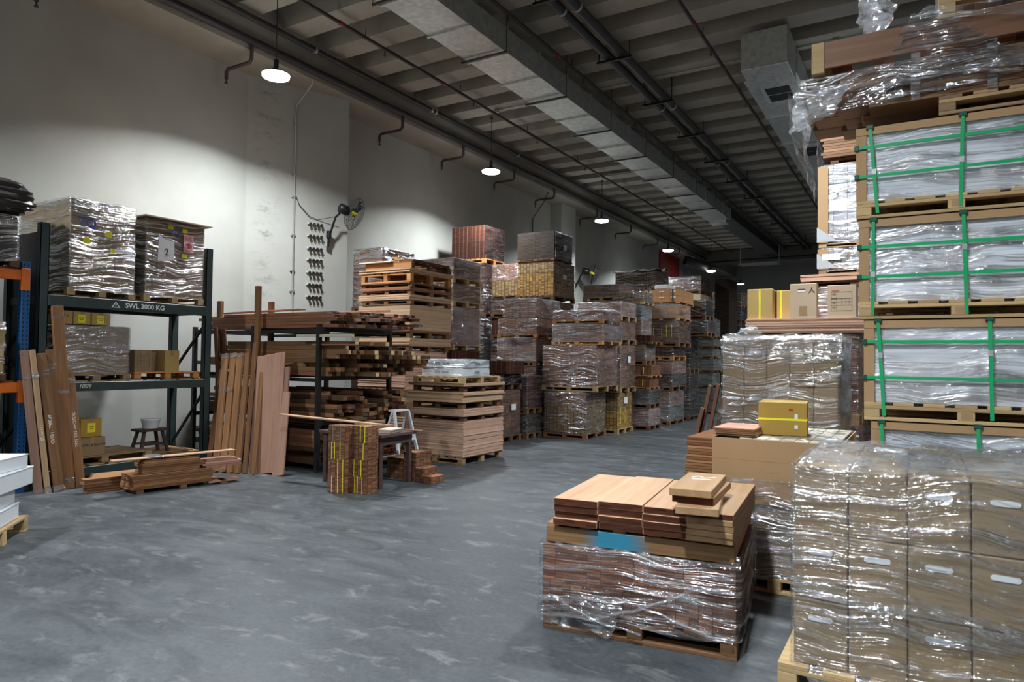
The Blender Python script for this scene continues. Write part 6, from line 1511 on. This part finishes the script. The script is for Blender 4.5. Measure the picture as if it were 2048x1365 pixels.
    load('black-wrapped small load on the floor in the gap by the front aisle stack', *G, 0, 0.50, 'p_dark', 'film_crumple', 'pallet_dark', nx=1, ny=1, nz=1)
    load('purplish red-strung wrapped load above the floor gap', *G, 0.51, 1.30, 'p_red', 'film', 'pallet_dark', nx=1, ny=1, nz=2)
    # FRONT AISLE STACK
    A = (-6.86, -5.86, 12.76, 13.78)
    load('floor-level wrapped load of ochre and brown columns, front aisle stack', *A, 0, 0.97, ('p_olive', 'p_olive', 'p_brown'), 'film_clear', 'pallet_dark', nx=3, ny=3, nz=3, amp=0.016)
    load('second load of the front aisle stack, glossy diagonal film', -6.90, -5.64, 12.76, 13.90, 0.98, 1.94, ('p_brown', 'p_decking'), 'film_clear', 'pallet', nx=2, ny=3, nz=2, amp=0.018)
    load('third load of the front aisle stack, low, silvery film', -6.68, -5.52, 12.76, 13.75, 1.95, 2.37, 'p_brown', 'film_heavy', 'pallet_orange', nx=2, ny=2, nz=1, ph=0.08, amp=0.016)
    r = load('top load of the front aisle stack, milky loose film over rosy boards', -6.66, -5.52, 12.76, 13.75, 2.38, 2.66, 'p_decking', 'film', 'pallet_orange', nx=2, ny=2, nz=1, ph=0.08, amp=0.02)
    b = sheet((-0.6, -0.53, 0.14), (0.60, -0.54, 0.26), (-0.5, 0.3, 0.36), (0.6, 0.4, 0.30), 30, 22, 0.07, 19, None, 4); link('loose_film', b.mesh('loose_film', 'film_cloud'), r)
    b = sheet((0.58, -0.5, 0.26), (0.6, 0.5, 0.3), (0.64, -0.3, -0.35), (0.64, 0.45, -0.3), 18, 18, 0.06, 20, None, 4); link('loose_film', b.mesh('loose_film', 'film'), r)
    # behind it on the aisle
    B = (-6.60, -5.72, 14.10, 15.02)
    r = load('yellow-strapped ochre load on the floor just behind the front aisle stack', *B, 0, 0.90, ('p_yellow', 'p_olive'), None, 'pallet_fresh', nx=3, ny=3, nz=2)
    for y in (-0.30, -0.05, 0.25):
        for z in (0.22, 0.45): b = MB(); b.box(0.441, 0.444, y, y+0.015, z, z+0.14); link('strap', b.mesh('strap', 'yellow_strap'), r)
    b = MB(); b.box(0.441, 0.444, -0.10, 0.10, 0.66, 0.80); link('label', b.mesh('label', 'paper'), r)
    r = load('brown wrapped load with white label above the yellow-strapped ochre load', -6.60, -5.66, 14.10, 15.05, 0.92, 1.98, 'p_brown', 'film_clear', 'pallet', nx=2, ny=2, nz=2, amp=0.014)
    b = MB(); b.box(0.49, 0.492, -0.10, 0.06, 0.66, 0.80); link('label', b.mesh('label', 'paper'), r)
    load('brown wrapped load, third level behind the front aisle stack', -6.6, -5.66, 14.10, 15.05, 1.99, 2.50, 'p_brown', 'film', 'pallet', nx=2, ny=2, nz=1)
    load('rosy load in loose film, top of the stack behind the front aisle stack', -6.75, -5.66, 14.10, 15.05, 2.51, 2.94, 'p_decking', 'film_cloud', 'pallet', nx=2, ny=2, nz=1)
    # a higher one further back (below the far fan)
    H_ = (-7.30, -6.30, 15.6, 16.6)
    load('hidden-footed dark load under the rosy one below the far fan', *H_, 0, 1.5, 'p_brown', 'film', 'pallet_dark', nx=2, ny=2, nz=2)
    load('brown load, second level of the stack below the far fan', *H_, 1.5, 2.75, 'p_brown', 'film', 'pallet_dark', nx=2, ny=2, nz=2)
    load('rosy strapped load with a pale pallet, second from top below the far fan', *H_, 2.76, 3.08, 'p_decking', 'film', 'pallet', nx=2, ny=2, nz=1)
    load('rosy film-cornered load, top of the stack right below the far fan', *H_, 3.09, 3.50, 'p_decking', 'film_heavy', 'pallet_fresh', nx=2, ny=2, nz=1)
    # SECOND AISLE STACK
    D = (-6.25, -5.42, 15.30, 16.10)
    load('reddish net-like wrapped load on the floor, second aisle stack', *D, 0, 0.50, 'p_decking', 'film_heavy', 'pallet_dark', nx=2, ny=2, nz=1, amp=0.03)
    load('dark crumpled-film load above the reddish floor load, second aisle stack', *D, 0.51, 0.95, 'p_dark', 'film_crumple', 'pallet_dark', nx=2, ny=2, nz=1, amp=0.03)
    for k, (z0, z1, lb) in enumerate(((0.96, 1.23, 'lower of two open yellow-strapped brown loads, second aisle stack'), (1.24, 1.52, 'upper of two open yellow-strapped brown loads, second aisle stack'))):
        r = load(lb, -6.22, -5.42+0.04*k, 15.30, 16.0, z0, z1, 'p_small', None, 'pallet_orange', nx=3, ny=2, nz=1, ph=0.05)
        for x in (-0.28, -0.05, 0.22): b = MB(); b.box(x, x+0.016, -0.353, -0.350, 0.08, 0.24); link('strap', b.mesh('strap', 'yellow_strap'), r)
    load('glossy brown load above the open strapped ones, second aisle stack', -6.20, -5.52, 15.30, 16.0, 1.53, 2.01, 'p_brown', 'film_heavy', 'pallet_dark', nx=2, ny=2, nz=1)
    load('short red brown open load with its end jutting out, second aisle stack', -6.1, -5.38, 15.30, 16.0, 2.02, 2.22, 'p_red', None, 'pallet_dark', nx=2, ny=2, nz=1, ph=0.06)
    load('white shimmering tall wrapped load, upper part of the second aisle stack', -6.20, -5.62, 15.30, 16.0, 2.23, 2.95, ('p_decking', 'p_grey'), 'film_cloud', None, nx=2, ny=2, nz=2)
    load('brown yellow-dotted load under bright film, near the top of the second aisle stack', -6.40, -5.58, 15.30, 16.0, 2.96, 3.26, 'p_olive', 'film_heavy', 'pallet_fresh', nx=2, ny=2, nz=1, ph=0.06)
    # old dark crate above, further back
    O = (-8.05, -6.75, 19.5, 20.8)
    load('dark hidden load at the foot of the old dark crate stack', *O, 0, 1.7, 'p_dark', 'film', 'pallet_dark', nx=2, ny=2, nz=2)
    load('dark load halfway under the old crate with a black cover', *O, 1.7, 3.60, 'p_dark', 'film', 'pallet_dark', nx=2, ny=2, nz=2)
    r = load('old brown crate-like load under a black plastic cover by the wall', *O, 3.61, 4.33, 'p_olive', 'film', 'pallet_dark', nx=2, ny=2, nz=2)
    b = sheet((-0.70, -0.70, 0.70), (0.70, -0.72, 0.68), (-0.62, 0.65, 0.80), (0.62, 0.65, 0.86), 24, 20, 0.12, 23, None, 2.5); o = link('plastic_cover', b.mesh('plastic_cover', 'black_bag'), r)
    # THIRD AISLE STACK
    E_ = (-6.10, -5.40, 16.85, 17.85)
    load('purple grey wrapped load on the floor, third aisle stack', -5.90, -5.42, 16.80, 18.0, 0, 0.86, ('p_dark', 'p_brown'), 'film_heavy', 'pallet_dark', nx=1, ny=2, nz=2, amp=0.03)
    load('rosy load with ragged film, second from the floor, third aisle stack', -5.90, -5.36, 16.80, 18.0, 0.87, 1.63, ('p_dark', 'p_decking'), 'film_crumple', 'pallet_dark', nx=1, ny=2, nz=2, amp=0.03)
    load('low open red brown load on an orange pallet, third aisle stack', -6.05, -5.34, 16.80, 17.9, 1.64, 1.98, 'p_red', 'film_clear', 'pallet_orange', nx=2, ny=2, nz=1)
    r = load('yellow-strapped brown load behind shining film, third aisle stack', -6.10, -5.20, 16.80, 17.85, 1.99, 2.65, 'p_brown', 'film_clear', 'pallet_dark', nx=3, ny=2, nz=2, amp=0.02)
    for x in (-0.35, -0.22, 0.0, 0.12, 0.25):
        b = MB(); z = 0.12+0.15*random.random(); b.box(x, x+0.012, -0.531, -0.528, z, z+0.30); link('strap', b.mesh('strap', 'yellow_strap'), r)
    load('orange carton load with silver film, second from the top, third aisle stack', -6.14, -5.20, 16.80, 17.85, 2.66, 3.07, 'orange_carton', 'film_heavy', 'pallet_orange', nx=3, ny=2, nz=1, part='carton', ph=0.06)
    r = load('orange brown carton load with dark straps, top of the third aisle stack', -6.14, -5.20, 16.80, 18.1, 3.08, 3.44, 'orange_carton', None, 'pallet_orange', nx=4, ny=3, nz=2, part='carton', ph=0.05)
    for x in (-0.33, 0.30): b = MB(); b.box(x-0.02, x+0.02, -0.652, -0.648, 0.05, 0.361); b.box(x-0.02, x+0.02, -0.652, 0.65, 0.36, 0.363); link('strap', b.mesh('strap', 'slab_dark'), r)
    for x in (-0.38, -0.05, 0.25):
        for z in (0.14, 0.29): b = MB(); b.box(x, x+0.13, -0.6495, -0.6465, z, z+0.035); link('label', b.mesh('label', 'paper'), r)
    b = MB(); b.box(-0.19, 0.19, -0.3, 0.3, 0, 0.14, 0, 0.04); tag(link('foam_block', b.mesh('foam_block', 'foam'), None, (-5.70, 17.2, 3.446)), 'rounded white foam block on the orange strapped cartons', 'foam block')
    # behind the third stack
    F = (-6.25, -5.42, 18.5, 19.4)
    load('grey wrapped load filling the row behind the third aisle stack', *F, 0, 1.3, 'p_dark', 'film', 'pallet_dark', nx=2, ny=2, nz=2)
    load('grey brown wrapped load, second level behind the third aisle stack', *F, 1.3, 2.3, 'p_dark', 'film', 'pallet_dark', nx=2, ny=2, nz=2)
    load('grey dusty-wrapped load behind the orange cartons', -6.1, -4.95, 18.5, 19.4, 2.31, 2.75, 'p_dark', 'film_heavy', 'pallet_dark', nx=2, ny=2, nz=1)
    load('dark bulging load seen just right of the orange strapped cartons', -6.1, -5.0, 18.5, 19.4, 2.76, 3.30, 'p_dark', 'film', 'pallet_dark', nx=2, ny=2, nz=1)
    # tall back column with brown film top
    V = (-7.35, -6.20, 22.4, 23.6)
    load('dark column foot behind the grey board stack', *V, 0, 1.4, 'p_dark', 'film', 'pallet_dark', nx=2, ny=2, nz=2)
    load('dark load low in the tall column beneath the brown-filmed top', *V, 1.4, 2.8, 'p_dark', 'film', 'pallet_dark', nx=2, ny=2, nz=2)
    load('pale carton load in the tall column under the brown-filmed load', *V, 2.81, 3.85, 'carton_pale', None, 'pallet_dark', nx=2, ny=2, nz=2, part='carton')
    load('brown load under creased glossy film at the top of the tall back column', *V, 3.86, 4.45, 'p_brown', 'film_clear', 'pallet_dark', nx=2, ny=2, nz=1)
    load('dark upright-slatted load right of the brown-filmed top load', -6.10, -5.60, 23.7, 24.9, 0, 4.45, 'p_dark', None, 'pallet_dark', nx=1, ny=2, nz=4)
    load('dark load at the left below the red panel', -9.2, -7.9, 24.2, 25.5, 0, 4.3, 'p_dark', None, 'pallet_dark', nx=2, ny=2, nz=3)
    # grey board stack at the aisle end
    Z = (-6.28, -5.52, 21.3, 22.25)
    for k, (z0, z1, lb) in enumerate(((0, 0.80, 'thick grey board pile on the floor at the aisle end'), (0.82, 1.27, 'second pile from the floor of the grey board stack'), (1.29, 1.70, 'third pile from the floor of the grey board stack'),
                                      (1.72, 2.02, 'thin fourth pile of the grey board stack'), (2.04, 2.32, 'thin fifth pile of the grey board stack'))):
        load(lb, Z[0]+0.02*(k % 2), Z[1]+0.03*((k+1) % 2), Z[2], Z[3], z0, z1, 'p_grey', None, 'pallet_dark', nx=2, ny=2, nz=1, ph=0.07, part='board_bundle')
    load('top pile of the grey board stack, its right side reddish', Z[0], Z[1], Z[2], Z[3], 2.34, 2.96, ('p_grey', 'p_grey'), None, 'pallet_dark', nx=3, ny=2, nz=2, ph=0.07, part='board_bundle')
    b = sheet((-5.95, 21.3, 2.975), (-5.55, 21.3, 2.975), (-5.95, 21.9, 2.99), (-5.55, 21.9, 2.99), 10, 10, 0.02, 3, None, 5)
    tag(link('film_scrap', b.mesh('film_scrap', 'foam')), 'white film scrap lying on the grey board stack', 'film scrap')
    # furthest stack right of it
    U = (-6.55, -5.53, 25.2, 26.3)
    load('dark foot load of the farthest silver-wrapped stack', *U, 0, 1.5, 'p_dark', 'film', 'pallet_dark', nx=2, ny=2, nz=2)
    load('dark middle load of the farthest silver-wrapped stack', *U, 1.5, 3.02, 'p_dark', 'film', 'pallet_dark', nx=2, ny=2, nz=2)
    load('silver crumpled-wrapped load, second from the top at the far end', *U, 3.03, 3.58, 'p_dark', 'film_heavy', 'pallet_dark', nx=2, ny=2, nz=1, amp=0.03)
    load('silver brown wrapped load, top of the farthest stack', *U, 3.60, 4.17, 'p_brown', 'film_heavy', 'pallet_orange', nx=2, ny=2, nz=1, ph=0.06)
stacks()
